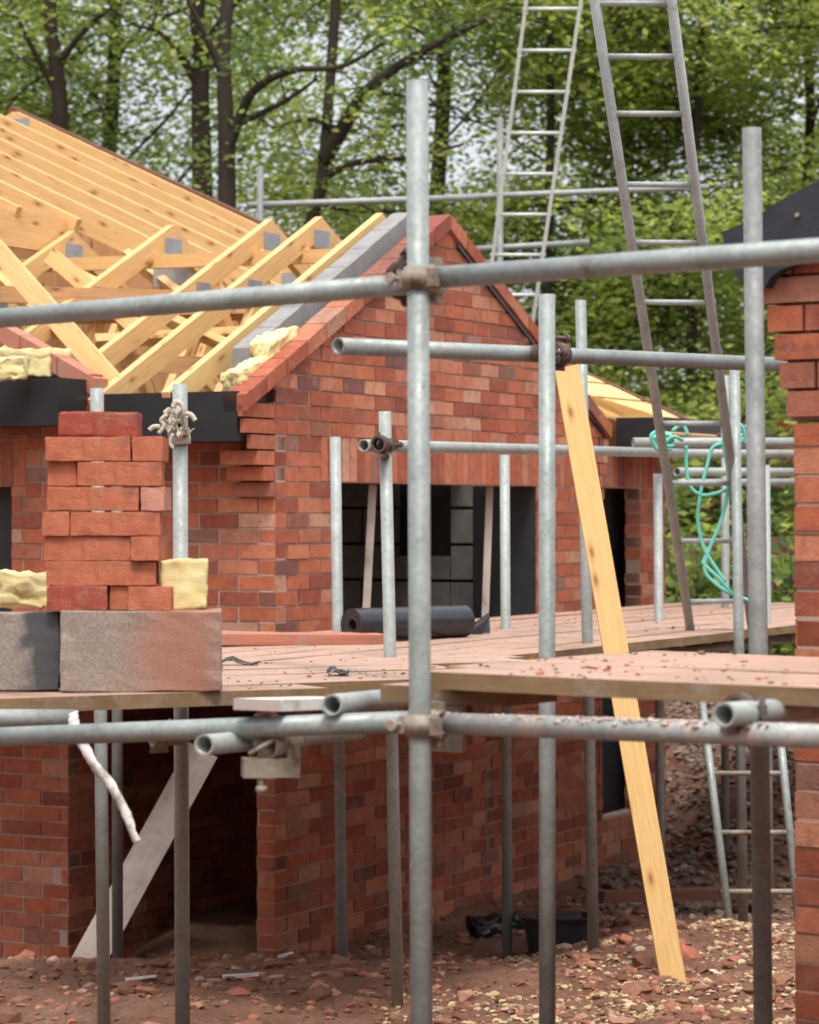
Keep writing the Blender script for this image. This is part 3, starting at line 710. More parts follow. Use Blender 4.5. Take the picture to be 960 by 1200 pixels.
# house deck at the gable and along the side wall
ZH = 1.60
for i in range(1, 9):
    s_ = -2.12+i*.2265
    for (t0, L) in ((-2.8, 3.88), (1.1, 3.9)):
        board(G(t0+R.uniform(-.05, .05), s_, 0), U, L, ZH+R.uniform(-.003, .004), 'pink stained board of the deck running along the bungalow gable' if i > 1 else 'outermost board of the deck running along the bungalow gable', 'boards of the deck along the gable')
for i in range(5):
    t_ = -.24-i*.2265
    board(G(t_, -.1+.0, 0), W, 3.2, ZH+R.uniform(-.003, .004), 'board of the deck along the side wall behind the brick stack', 'boards of the deck along the side wall')
# loose boards and planks
mb = MB(); mb.beam(P(235, 748.5, 11.6), P(446, 749, 11.9), .24, .05, 'red_plank', UPZ, 'red_plank', .004); tag(mb.build('plank'), 'thick red stained plank lying on the deck at the foot of the brick wall', 'plank')
mb = MB(); mb.beam(P(648, 442, 11.25), P(650, 442, 11.25), .01, .01, 'pale_timber')
mb = MB(); mb.beam(P(664, 430, 11.15), P(790, 1156, 10.95), .1, .045, 'pale_timber', V((0, -1, .05))); tag(mb.build('timber_prop'), 'long bright yellow timber leaning between the scaffold poles down to the soil', 'timber')
mb = MB(); mb.beam(P(92, 1148, 12.3), P(238, 880, 12.6), .145, .035, 'grey_plank', V((0, -1, .1)), None, .004); tag(mb.build('plank'), 'grey dirty plank leaning in the dark below the left deck', 'plank')
mb = MB(); mb.beam(P(301, 826, 6.2), P(388, 823, 6.55), .12, .026, 'white_paint', UPZ, 'grey_plank'); tag(mb.build('plank'), 'short white painted plank end poking out of the left deck', 'plank')
mb = MB(); mb.beam(P(-40, 703, 7.75), P(58, 699, 7.75), .05, .022, 'board_edge'); tag(mb.build('batten'), 'greenish batten lying beside the insulation left of the brick stack', 'batten')
for (a, b, lb) in ((P(437, 565, 14.15), P(431, 684, 14.1), 'pale thin batten leaning inside the left part of the window opening'), (P(574, 565, 15.4), P(570, 686, 15.35), 'pale thin batten standing inside the right part of the window opening')):
    a.z = min(a.z, 2.31); mb = MB(); d_ = (b-a); b2 = a+d_*((1.24-a.z)/d_.z); mb.beam(a, b2, .04, .03, 'grey_plank', V((0, -1, 0))); tag(mb.build('batten'), lb, 'batten', 'battens in the window opening')
mb = MB(); mb.beam(P(305, 1132, 12.75), P(470, 1136, 11.9), .12, .06, 'board_edge', UPZ, None, .01); tag(mb.build('timber_offcut'), 'dark muddy timber lying on the soil by the wall corner', 'timber')
mb = MB(); mb.beam(P(805, 1098, 12.3), P(925, 1098, 12.4), .1, .05, 'board_edge', UPZ, None, .008); tag(mb.build('timber_offcut'), 'muddy timber sole plate under the lower ladder feet', 'timber')
mb = MB(); mb.beam(P(700, 1052, 14.0), P(905, 1046, 14.6), .12, .06, 'verge_timber', UPZ, None, .01); tag(mb.build('timber_offcut'), 'dark timber lying on the soil behind the yellow prop', 'timber')
# ================================================================== BLOCKS, BRICK STACK, INSULATION
DB = 7.30
ex, ey = V((1, .10, 0)).normalized(), V((-.10, 1, 0)).normalized()
def bevbox(name, c, hx, hy, hz, mat, amp=.0015, bev=.004, sub=3, rot=0):
    """chipped box as one bevelled mesh"""
    import bmesh
    bm = bmesh.new(); bmesh.ops.create_cube(bm, size=2)
    for v in bm.verts: v.co = V((v.co.x*hx, v.co.y*hy, v.co.z*hz))
    bmesh.ops.bevel(bm, geom=bm.edges[:], offset=bev, segments=2, profile=.6, affect='EDGES')
    bmesh.ops.subdivide_edges(bm, edges=[e for e in bm.edges if e.calc_length() > .03], cuts=sub, use_grid_fill=True)
    uvl = bm.loops.layers.uv.new('UVMap'); sd = R.random()*40
    for v in bm.verts:
        n = V((noise.noise(v.co*30+V((sd, 0, 0))), noise.noise(v.co*30+V((0, sd, 0))), noise.noise(v.co*30+V((0, 0, sd)))))
        ed = (abs(v.co.x)/hx > .93)+(abs(v.co.y)/hy > .9)+(abs(v.co.z)/hz > .9)
        v.co += n*amp*(1+2.0*(ed >= 2))
    for f in bm.faces:
        f.smooth = True
        for l in f.loops: l[uvl].uv = (l.vert.co.x+hx, l.vert.co.z+hz)
    me = bpy.data.meshes.new(name); bm.to_mesh(me); bm.free(); me.materials.append(MAT[mat])
    for p in me.polygons: p.use_smooth = False
    o = bpy.data.objects.new(name, me); COL.objects.link(o); o.location = c; o.rotation_euler = (0, 0, rot); return o
c_ = P(163.5, 764, DB); c_.z = ZL+.002+.1075
tag(bevbox('concrete_block', c_+V((0, .072, 0)), .2145, .072, .1075, 'grey_block', .002, .004, 7, .06), 'rough grey concrete block with an orange stain carrying the brick stack', 'concrete block')
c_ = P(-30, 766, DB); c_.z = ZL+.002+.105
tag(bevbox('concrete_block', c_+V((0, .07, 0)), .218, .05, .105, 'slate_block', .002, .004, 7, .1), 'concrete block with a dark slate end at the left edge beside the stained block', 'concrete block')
ZS = ZL+.002+.215; bs = 437.0
def px2x(px): return (px-480)/F*(DB+.01)
courses = [   # y top, list of (x0,x1,type) in photograph pixels, from the lowest course up
    [(55, 125, 's'), (127.5, 150, 'h'), (151, 201.5, 'h')],
    [(53, 181, 's')],
    [(50, 152, 's'), (154, 187.5, 'h')],
    [(49, 80, 'h'), (81.5, 187, 's')],
    [(54, 162, 's'), (164, 192.5, 'p')],
    [(55, 88.5, 'h'), (90, 189, 's')],
    [(52.5, 152, 's'), (154, 190, 'h')],
]
ORD = ['bottom', 'second', 'third', 'fourth', 'fifth', 'sixth', 'seventh']
z = ZS
for ci, cs in enumerate(courses):
    for (x0, x1, ty) in cs:
        w = px2x(x1)-px2x(x0); hz = .0322+R.uniform(-.0008, .0008)
        dep = .051 if ty == 's' else .1075
        yo = DB+.02+R.uniform(-.008, .012)+(.006 if ci % 2 else 0)+dep
        if ci == 0 and x0 > 120 and x0 < 140: yo += .02
        o = bevbox('brick', V(((px2x(x0)+px2x(x1))/2, yo, z+hz+.0012)), w/2, dep, hz, 'stack_brick_pale' if ty == 'p' else ('stack_brick_dark' if (ci, x0) == (0, 55) else 'stack_brick'), .0009, .0018, 4, R.uniform(-.03, .03)*(.5 if ty == 's' else 1))
        side = 'leftmost' if x0 < 60 else ('rightmost' if x1 > 185 else 'middle')
        fc = {'s': 'long face', 'h': 'short end', 'p': 'pale pink end'}[ty]
        tag(o, f'{side} brick in the {ORD[ci]} course of the loose stack, showing its {fc}', 'brick', 'loose bricks stacked on the concrete block')
    z += .0668
o = bevbox('brick', V(((px2x(66)+px2x(162))/2, DB+.09, z+.0335)), .1075, .051, .0325, 'stack_brick_dark', .0015, .006, 4, -.03); o.rotation_euler.y = .012
tag(o, 'single dull red brick lying on top of the loose stack', 'brick', 'loose bricks stacked on the concrete block')
def lump(name, c, hx, hy, hz, mat, amp, label, cat, rot=0, sub=10, ry=0, group=None):
    import bmesh
    bm = bmesh.new(); bmesh.ops.create_cube(bm, size=2); bmesh.ops.subdivide_edges(bm, edges=bm.edges[:], cuts=sub, use_grid_fill=True)
    sd = R.random()*60
    for v in bm.verts:
        q = v.co.copy(); v.co = V((q.x*hx, q.y*hy, q.z*hz)); 
        for fr, am in ((9, .8), (28, .5), (70, .5)):
            v.co += V((noise.noise(v.co*fr+V((sd, 1, 2))), noise.noise(v.co*fr+V((5, sd, 2))), noise.noise(v.co*fr+V((5, 1, sd)))))*amp*am
    for f in bm.faces: f.smooth = True
    me = bpy.data.meshes.new(name); bm.to_mesh(me); bm.free(); me.materials.append(MAT[mat])
    o = bpy.data.objects.new(name, me); COL.objects.link(o); o.location = c; o.rotation_euler = (0, ry, rot); tag(o, label, cat, group); return o
c_ = P(213, 690, 7.36); c_.z = ZS+.068
lump('insulation', c_+V((0, .05, 0)), .063, .035, .066, 'mineral_wool', .008, 'yellow mineral wool piece standing on the stained block right of the brick stack', 'insulation', .1, 12)
lump('insulation', P(20, 690, 7.75), .105, .06, .045, 'mineral_wool', .02, 'yellow mineral wool heap on the deck left of the brick stack', 'insulation', .3, 12)
for (t_, s_, z_, a, b, cc, lb) in ((.0, .13, 2.80, .2, .05, .09, 'yellow mineral wool stuffed in the gable wall top, lowest piece'), (.24, .13, 2.95, .15, .055, .09, 'yellow mineral wool stuffed in the gable wall top, upper piece')):
    lump('insulation', G(t_, s_, z_), a, b, cc, 'mineral_wool', .02, lb, 'insulation', math.atan2(U.y, U.x), 14, -.3, 'mineral wool in the gable wall')
lump('insulation', G(-.28, 1.25, 2.90), .09, .2, .07, 'mineral_wool', .014, 'yellow mineral wool sheet lying behind the left black fascia under the rafters', 'insulation', math.atan2(U.y, U.x), 12)
lump('insulation', P(8, 432, 12.9), .09, .06, .05, 'mineral_wool', .02, 'pale wool tuft resting on the left black fascia', 'insulation', 0, 10)
# black roll by the window
mb = MB(); a = P(412, 730, 11.95); a.z = ZH+.075; b = P(544, 732, 12.4); b.z = ZH+.075; d = (b-a).normalized(); x = d.orthogonal().normalized(); y = d.cross(x)
seg = 28; n = 14; rings = []
for i in range(n+1):
    q = a.lerp(b, i/n); rings.append([q+(x*math.cos(2*math.pi*j/seg)+y*math.sin(2*math.pi*j/seg))*(.073+.0025*noise.noise(V((i*.8, j*.9, 1)))) for j in range(seg)])
vs = [p for r in rings for p in r]; fs = [[i*seg+j, i*seg+(j+1) % seg, (i+1)*seg+(j+1) % seg, (i+1)*seg+j] for i in range(n) for j in range(seg)]
mb.solid(vs, fs, 'black_plastic', None, True)
for q, sg in ((a, -1), (b, 1)):
    for rr0, rr1, dd0, dd1 in ((.073, .055, 0, -.004), (.055, .04, -.004, -.002), (.04, .026, -.002, -.006), (.026, .02, -.006, -.12)):
        for j in range(seg):
            w0 = x*math.cos(2*math.pi*j/seg)+y*math.sin(2*math.pi*j/seg); w1 = x*math.cos(2*math.pi*(j+1)/seg)+y*math.sin(2*math.pi*(j+1)/seg)
            mb.face([q+w0*rr0+d*sg*dd0, q+w1*rr0+d*sg*dd0, q+w1*rr1+d*sg*dd1, q+w0*rr1+d*sg*dd1], [(0, 0)]*4, 'black_plastic', False)
tag(mb.build('membrane_roll'), 'black plastic membrane roll lying on the deck below the window opening', 'roll')
mb = MB(); c_ = P(560, 733, 12.7); c_.z = ZH
mb.face([c_+V((-.05, 0, .005)), c_+V((.06, .05, .005)), c_+V((.055, .09, .1)), c_+V((-.02, .06, .05))], [(0, 0)]*4, 'black_plastic'); mb.prism([c_+V((-.05, -.01, .003)), c_+V((.02, -.01, .003)), c_+V((.06, .0, .085)), c_+V((-.01, 0, .05))], V((0, 1, 0)), .02, 'black_plastic')
tag(mb.build('plastic_scrap'), 'folded black plastic scrap at the end of the membrane roll', 'scrap')
for (px, py, D, a, lb) in ((280, 779, 8.6, .06, 'dark crumpled plastic scrap on the deck beside the stained block'), (396, 788, 8.1, .032, 'small curled dark scrap on the middle of the left deck')):
    c_ = P(px, py, D); c_.z = ZL+.005; mb = MB(); vs = []
    for i in range(7):
        for j in range(4): vs.append(c_+V(((i-3)/3*a, (j-1.5)*.03, .004+.02*abs(noise.noise(V((i*.7, j*.7, px))))+.006*math.sin(i))))
    fs = [[i*4+j, (i+1)*4+j, (i+1)*4+j+1, i*4+j+1] for i in range(6) for j in range(3)]
    mb.solid(vs, fs, 'black_plastic', None, True); o = mb.build('plastic_scrap'); md = o.modifiers.new('th', 'SOLIDIFY'); md.thickness = .004
    tag(o, lb, 'scrap')
# mortar tub
tb = P(652, 1102, 13.2); tb.z = ground(tb.x, tb.y); mb = MB()
def ringp(rx, ry, z, k=24, off=0): return [tb+V((rx*math.copysign(abs(math.cos(2*math.pi*i/k))**.6, math.cos(2*math.pi*i/k)), ry*math.copysign(abs(math.sin(2*math.pi*i/k))**.6, math.sin(2*math.pi*i/k)), z)) for i in range(k)]
prof = [(.0, .0, .005), (.135, .10, .0), (.165, .125, .165), (.185, .142, .167), (.187, .144, .18), (.162, .122, .18), (.13, .095, .02), (0, 0, .02)]
rg = [ringp(*q) for q in prof]; vs = [p for r in rg for p in r]; fs = [[i*24+j, i*24+(j+1) % 24, (i+1)*24+(j+1) % 24, (i+1)*24+j] for i in range(len(prof)-1) for j in range(24)]
mb.solid(vs, fs, 'black_plastic'); tag(mb.build('mortar_tub'), 'black plastic mortar tub standing on the soil by the brick wall', 'tub')
lump('plastic_sheet', V((P(585, 1072, 14.0).x, 14.0, ground(P(585, 1072, 14.0).x, 14.0)+.05)), .14, .09, .05, 'black_plastic', .035, 'crumpled black plastic heaped between the wall and the mortar tub', 'sheet', .3, 10)
# pale debris on the soil
for (px, py, D, l_, lb) in ((165, 1180, 11.0, .06, 'small white scrap on the soil near the left poles'), (282, 1177, 11.1, .07, 'thin white stick lying on the soil left of the middle'), (335, 1147, 11.9, .03, 'white pebble sized scrap on the soil by the wall corner'), (283, 1138, 12.4, .03, 'tiny white scrap at the foot of the dark wall')):
    c_ = P(px, py, D); c_.z = ground(c_.x, c_.y)+.014; mb = MB(); mb.beam(c_-V((l_, .01, 0)), c_+V((l_, .02, .008)), .02, .012, 'white_paint', UPZ, None, .003); tag(mb.build('debris'), lb, 'debris', 'white scraps on the soil')
mb = MB()
for i in range(750):
    w_ = R.random()
    if w_ < .45:
        p = H(505, 6.02, 0)+fdir*R.uniform(-.1, 1.7)+fper*R.uniform(.0, 1.1); zz_ = ZR+.001
        if noise.noise(V((p.x*4, p.y*4, 1))) < -.05: continue
    elif w_ < .75:
        p = H(70, 7.13, 0)+E1*R.uniform(.3, 2.2)+E2*R.uniform(.02, 1.3); zz_ = ZL
    else:
        p = G(R.uniform(-2, 4), R.uniform(-1.7, -.2), 0); zz_ = ZH+.002
    mb.stone((p.x, p.y, zz_), R.choice([.003, .004, .005, .006, .009]), R.choice(['clod', 'stack_brick', 'rubble']), .6)
tag(mb.build('brick_crumbs'), 'brick crumbs and mortar droppings scattered over the deck boards', 'debris', kind='stuff')
# ================================================================== LADDERS
def ladder(name, label, l0, l1, r0, r1, ts, r, rr, mat, rmat=None, box=False):
    o = thing(name, label, 'ladder', (V(l1)+V(r1))/2)
    for a, b in ((l0, l1), (r0, r1)):
        mb = MB()
        if box: mb.beam(a, b, r*1.5, r*2.2, mat, V((0, -1, 0)))
        else: mb.tube(a, b, r, mat)
        mb.build('stile', o)
    for t in ts:
        a = V(l0).lerp(V(l1), t); b = V(r0).lerp(V(r1), t); mb = MB(); d = (b-a).normalized()
        mb.tube(a-d*.02, b+d*.02, rr, rmat or mat, 12, .003); mb.build('rung', o)
    return o
# upper centre aluminium ladder behind the gable, from the ground up past the frame
def ext(p, q, z):             # extend line p->q to height z
    d = q-p; return p+d*((z-p.z)/d.z)
la, lb_ = P(617, 0, 18.9), P(577, 305, 19.3); ra, rb = P(681, 0, 18.9), P(631.5, 330, 19.33)
L0, L1_, R0, R1 = ext(lb_, la, 6.6), ext(la, lb_, .5), ext(rb, ra, 6.6), ext(ra, rb, .5)
ts = []; zc = 6.6
z_at10 = P(650, 10, 18.9).z; stp = 46.6/F*19.1
zz = z_at10+3*stp
while zz > .6: 
    if zz < 6.55: ts.append((6.6-zz)/6.1)
    zz -= stp
ladder('ladder', 'pale aluminium ladder rising against the trees behind the gable', L0, L1_, R0, R1, ts, .017, .013, 'aluminium', None, True)
la, lb_ = P(697, 0, 11.4), P(812, 757, 13.2); ra, rb = P(787, 0, 11.4), P(884, 757, 13.3)
zt = 5.0; zb_ = ZH+.0
L0, L1_, R0, R1 = ext(lb_, la, zt), ext(la, lb_, zb_), ext(rb, ra, zt), ext(ra, rb, zb_)
ts = []
for py in (-62, 4, 66, 133, 216, 284, 354, 425, 496, 566, 634, 705):
    for_t = (py+140)/(757+140)
    # solve t on the stile so its image row is py
    lo, hi = 0, 1
    for _ in range(40):
        m_ = (lo+hi)/2; q = L0.lerp(L1_, m_); row = 600-F*(q.z-EYE)/q.y
        if row < py: lo = m_
        else: hi = m_
    if .005 < lo < .99: ts.append(lo)
ladder('ladder', 'tall grey ladder leaning up from the deck, tied with teal rope', L0, L1_, R0, R1, ts, .022, .0125, 'ladder_grey', 'ladder_grey')
la, lb_ = P(826, 850, 12.6), P(857, 1100, 12.3); ra, rb = P(913, 850, 12.6), P(938, 1100, 12.3)
L0, L1_, R0, R1 = ext(lb_, la, 1.48), lb_, ext(rb, ra, 1.48), rb
ts = []
for py in (838, 907, 974, 1040):
    q0 = L0.z; zz = EYE+(600-py)/F*12.5; ts.append((L0.z-zz)/(L0.z-L1_.z))
ladder('ladder', 'lower grey ladder standing on the soil below the decks at the right', L0, L1_, R0, R1, [t for t in ts if 0 < t < 1], .019, .012, 'galv', 'fitting')
# ================================================================== ROPES, RAGS, STRAP
def smooth(pts, k=6):
    out = []; n = len(pts)
    for i in range(n-1):
        p0, p1, p2, p3 = pts[max(i-1, 0)], pts[i], pts[i+1], pts[min(i+2, n-1)]
        for j in range(k):
            t = j/k; out.append(.5*((2*p1)+(p2-p0)*t+(2*p0-5*p1+4*p2-p3)*t*t+(3*p1-p0-3*p2+p3)*t**3))
    return out+[pts[-1]]
def rope(parts, label, mat='teal_rope', r=.009, name='rope'):
    mb = MB()
    for pts in parts: mb.rod(smooth([V(p) for p in pts]), r, mat, 7)
    return tag(mb.build(name), label, 'rope')
def knot(cx, cy, D, rad, turns, seed, hz=1.0):
    q = random.Random(seed); out = []
    for i in range(turns*8):
        a = i/8*2*math.pi; rr = rad*(.6+.5*q.random()); out.append(P(cx+math.cos(a)*rr+q.uniform(-2, 2), cy+(i/(turns*8)-.5)*rad*1.6*hz+q.uniform(-3, 3), D+math.sin(a)*.04))
    return out
D = 12.75
rope([knot(778, 517, D+.05, 10, 5, 1), [P(770, 505, D), P(763, 512, D-.02), P(772, 527, D), P(788, 512, D-.03), P(800, 516, D)], [P(788, 505, D), P(800, 498, D), P(806, 510, D)]], 'teal rope knotted round the left stile of the tall ladder')
D = 12.8
rope([knot(862, 513, D+.05, 11, 6, 2, 1.3), [P(851, 470, D+.1), P(850, 500, D), P(848, 520, D), P(853, 552, D), P(851, 590, D), P(838, 628, D), P(826, 655, D), P(826, 662, D), P(845, 680, D), P(858, 695, D), P(878, 704, D)],
      [P(846, 520, D), P(835, 525, D), P(829, 545, D), P(821, 578, D), P(818, 610, D), P(824, 640, D), P(832, 655, D), P(850, 682, D)],
      [P(804, 522, D), P(805, 552, D), P(809, 570, D), P(822, 580, D), P(840, 578, D), P(852, 573, D)],
      [P(853, 575, D), P(845, 612, D), P(832, 642, D), P(826, 668, D), P(840, 685, D), P(860, 698, D)],
      [P(858, 500, D-.03), P(868, 498, D-.04), P(873, 512, D-.03), P(866, 520, D-.02), P(860, 526, D)]], 'teal rope knotted on the right ladder stile with loops hanging down')
mb = MB()
D = 8.74
import bmesh
def rag_lump(c, hx, hy, hz):
    b_ = bmesh.new(); bmesh.ops.create_icosphere(b_, subdivisions=5, radius=1)
    for v in b_.verts:
        q = V((v.co.x*hx, v.co.y*hy, v.co.z*hz)); f = 1+.45*abs(noise.noise(q*34+V((c.x, 0, 3))))*2-.5+.35*noise.noise(q*80); q = q*f
        q += V((0, 0, .012*math.sin(q.x*140+4*noise.noise(q*20)))); v.co = q
    b0 = len(mb.v); mb.solid([tuple(v.co+c) for v in b_.verts], [[v.index for v in f.verts] for f in b_.faces], 'rag', None, True); b_.free()
rag_lump(P(208, 489, 8.76), .04, .036, .035); rag_lump(P(213, 504, 8.76), .043, .036, .026); rag_lump(P(200, 497, 8.74), .026, .02, .04)
mb.tube(P(211, 510, 8.8), P(212, 521, 8.8), .034, 'rag', 14, .006)
for pts, r_ in (([(196, 486), (189, 492), (192, 499), (186, 508)], .007), ([(216, 484), (224, 486), (229, 493)], .008), ([(203, 478), (206, 471), (213, 474), (216, 482)], .009), ([(188, 500), (180, 500), (175, 504)], .008), ([(203, 508), (199, 518), (203, 525)], .006)):
    mb.rod(smooth([P(x_, y_, D-.02) for x_, y_ in pts]), r_, 'rag', 7)
tag(mb.build('rag_tie'), 'beige rag knotted round the pole right of the brick stack', 'rag')
# dirty strap hanging from the left tube
mb = MB(); cl = smooth([P(86, 836, 6.95), P(88, 850, 6.9), P(97, 872, 6.9), P(112, 897, 6.9), P(129, 918, 6.9), P(141, 938, 6.9), P(152, 964, 6.9), P(161, 986, 6.9)], 8)
vs = []; n = len(cl)
for i, q in enumerate(cl):
    d = (cl[min(i+1, n-1)]-cl[max(i-1, 0)]).normalized(); x = d.cross(V((0, 1, 0))).normalized()
    tw = .35*math.sin(i*.45)+.5*noise.noise(V((i*.3, 0, 0))); x = (x*math.cos(tw)+V((0, 1, 0))*math.sin(tw)); w = .013+.004*noise.noise(V((i*.5, 3, 0)))-.004*i/n
    vs += [q-x*w, q+V((0, -.004, 0)), q+x*w]
fs = [[i*3+j, i*3+j+1, (i+1)*3+j+1, (i+1)*3+j] for i in range(n-1) for j in range(2)]
mb.solid(vs, fs, 'dirty_strap', None, True); o = mb.build('strap'); md = o.modifiers.new('th', 'SOLIDIFY'); md.thickness = .005; tag(o, 'dirty white strap hanging from the tube end below the left deck', 'strap')
# ================================================================== BACKGROUND: fence, trees, shrubs
fo = thing('fence', 'dark timber board fence beyond the right deck under the shrubs', 'fence', V((3.2, 24, .6)))
mb = MB()
for i in range(56):
    x = -.5+i*.148; mb.beam(V((x, 24+.02*(i % 2), .5)), V((x, 24+.02*(i % 2), 1.95+R.uniform(-.01, .01))), .14, .02, 'verge_timber', V((0, 1, 0)))
mb.build('boards', fo)
for i in range(5):
    mb = MB(); x = -.4+i*2; mb.beam(V((x, 24.08, .4)), V((x, 24.08, 2.0)), .09, .09, 'verge_timber', V((0, 1, 0))); mb.build('post', fo)
wl = MB(); brickwork(wl, V((.5, 27, 0)), V((1, 0, 0)), V((0, -1, 0)), [(0, .3), (7, .3), (7, 3.1), (0, 3.1)], th=.1); tag(wl.build('brick_wall'), 'distant red brick garden wall glimpsed behind the fence and shrubs', 'wall')
def leafmesh(name, clumps, size, mats, rnd):
    import numpy as np
    vs = []; mi = []; n = 0
    for (c, rad, k, m) in clumps:
        for _ in range(k):
            p = c+V((rnd.gauss(0, .5), rnd.gauss(0, .5), rnd.gauss(0, .36)))*rad
            s = size*rnd.uniform(.5, 1.5); a = rnd.uniform(0, 6.28); tilt = rnd.uniform(-.9, .9)
            d = V((math.cos(a), math.sin(a), rnd.uniform(-.8, .35))).normalized(); x = d.cross(UPZ).normalized(); nn = d.cross(x); x = (x*math.cos(tilt)+nn*math.sin(tilt))
            vs += [tuple(p-d*s*.5), tuple(p+x*s*.3+d*s*.05), tuple(p+d*s*.55), tuple(p-x*s*.3+d*s*.05)]
            mi.append(m if rnd.random() < .93 else rnd.randrange(len(mats)))
    me = bpy.data.meshes.new(name); k = len(vs)//4
    me.from_pydata(vs, [], [[4*i, 4*i+1, 4*i+2, 4*i+3] for i in range(k)])
    for m in mats: me.materials.append(MAT[m])
    me.polygons.foreach_set('material_index', mi); me.update(); return me
def tree_meshes(seed, r0, h, zlow, dens, mats, bare=False):
    rnd = random.Random(seed); mb = MB(); clumps = []
    tp = []; x = y = 0
    for i in range(9):
        tp.append(V((x, y, h*i/8-.3))); x += rnd.uniform(-.18, .18); y += rnd.uniform(-.15, .15)
    mb.rod(smooth(tp, 3), r0, 'bark', 10, r0*.3)
    nb = 20
    for b in range(nb):
        f = zlow/h+(1-zlow/h)*(b/nb)**1.15*.9; i = min(7, int(f*8)); p = tp[i].lerp(tp[i+1], f*8-i)
        az = b*2.4+rnd.uniform(-.5, .5); L = rnd.uniform(2.2, 4.2)*(1.15-.6*f); el = rnd.uniform(.1, .75)
        pts = [p]; d = V((math.cos(az)*math.cos(el), math.sin(az)*math.cos(el), math.sin(el)))
        for s in range(6):
            pts.append(pts[-1]+d*L/6); d = (d+V((rnd.uniform(-.25, .25), rnd.uniform(-.25, .25), rnd.uniform(-.28, .12)))).normalized()
        rb = r0*rnd.uniform(.2, .42)*(1-.5*f); mb.rod(smooth(pts, 3), rb, 'bark', 6, .012)
        for s in range(2, 7):
            for w in range(3):
                a2 = rnd.uniform(0, 6.28); tl = rnd.uniform(.5, 1.3); d2 = V((math.cos(a2), math.sin(a2), rnd.uniform(-.5, .4)))
                e = pts[s]+d2*tl; mid = pts[s]+d2*tl*.5+V((0, 0, rnd.uniform(0, .15))); mb.rod([pts[s], mid, e], .012, 'bark', 4, .004, False)
                if rnd.random() < dens:
                    m = rnd.choice([0, 0, 1, 1, 2])
                    for q in (mid, e): clumps.append((q+V((rnd.uniform(-.2, .2), rnd.uniform(-.2, .2), rnd.uniform(-.2, .2))), rnd.uniform(.35, .6), rnd.randint(80, 130), m))
    me = mb.build('trunk'); tm = me.data; bpy.data.objects.remove(me)
    return tm, leafmesh('crown', clumps, .08, mats, rnd), len(clumps)
KINDS = [tree_meshes(11, .08, 13, 2.0, .8, ['leaf_bright', 'leaf_mid', 'leaf_dark']), tree_meshes(23, .125, 14, 3.0, .6, ['leaf_mid', 'leaf_bright', 'leaf_dark']),
         tree_meshes(37, .085, 11, 1.6, .8, ['leaf_mid', 'leaf_dark', 'leaf_bright']), tree_meshes(41, .075, 12, 1.3, .82, ['leaf_bright', 'leaf_bright', 'leaf_mid'])]
KINDS.append(tree_meshes(57, .13, 14, 2.6, .3, ['leaf_bright', 'leaf_mid', 'leaf_dark']))
def tree(kind, px, D, rot, sc, label, grp='trees in the wood behind the site'):
    x = (px-480)/F*D; o = thing('tree', label, 'tree', V((x, D, .3)), grp)
    o.rotation_euler = (0, 0, rot); o.scale = (sc,)*3
    a = bpy.data.objects.new('trunk', KINDS[kind][0]); b = bpy.data.objects.new('crown', KINDS[kind][1])
    for c in (a, b): COL.objects.link(c); c.parent = o
    return o
GEN = 'leafy green tree standing deep in the wood behind the front trees'
tree(1, 128, 33, 1.9, 1.05, 'slim tree behind the ridge of the timber roof')
tree(4, 520, 34, 5.1, 1.1, 'sparse tree with sky gaps just right of the tall scaffold pole')
tree(3, 655, 29, 1.2, .95, 'bright green tree behind the pale aluminium ladder'); tree(0, 740, 33, 3.3, 1.0, 'leafy tree behind the stiles of the tall grey ladder')
tree(3, 830, 29, .2, 1.0, 'bright green tree filling the upper right above the guard rail'); tree(0, 955, 31, 2.2, 1.05, 'leafy tree behind the black eaves at the right edge')
tree(0, -60, 31, 4.4, 1.0, 'leafy tree behind the roof at the far left edge')
for i, (px, D) in enumerate(((1120, 33), (-230, 35), (1250, 38))):
    tree([3, 2, 0][i], px, D, i*1.7, 1.05, GEN)
rw = random.Random(77); cw = []
for i in range(2600):
    x = rw.uniform(-11, 12); y = rw.uniform(38, 46); z = rw.uniform(.6, 13)
    g_ = noise.noise(V((x*.55, z*.55, 7)))+.5*noise.noise(V((x*1.5, z*1.5, 2)))
    if g_ < -.09+.12*sm((z-5)/4): continue
    if abs(x+.15) < 1.5 and abs(z-8.3) < 1.5 and rw.random() < .8: continue
    if abs(x-.9) < .8 and abs(z-7.2) < 1.3 and rw.random() < .6: continue
    cw.append((V((x, y, z)), rw.uniform(.5, .9), 95, rw.choice([0, 0, 1, 2])))
fw = bpy.data.objects.new('far_wood', leafmesh('far_wood', cw, .115, ['leaf_bright', 'leaf_mid', 'leaf_dark'], rw)); COL.objects.link(fw)
tag(fw, 'far pale green wood filling the gaps behind the nearer trees', 'wood', kind='stuff')
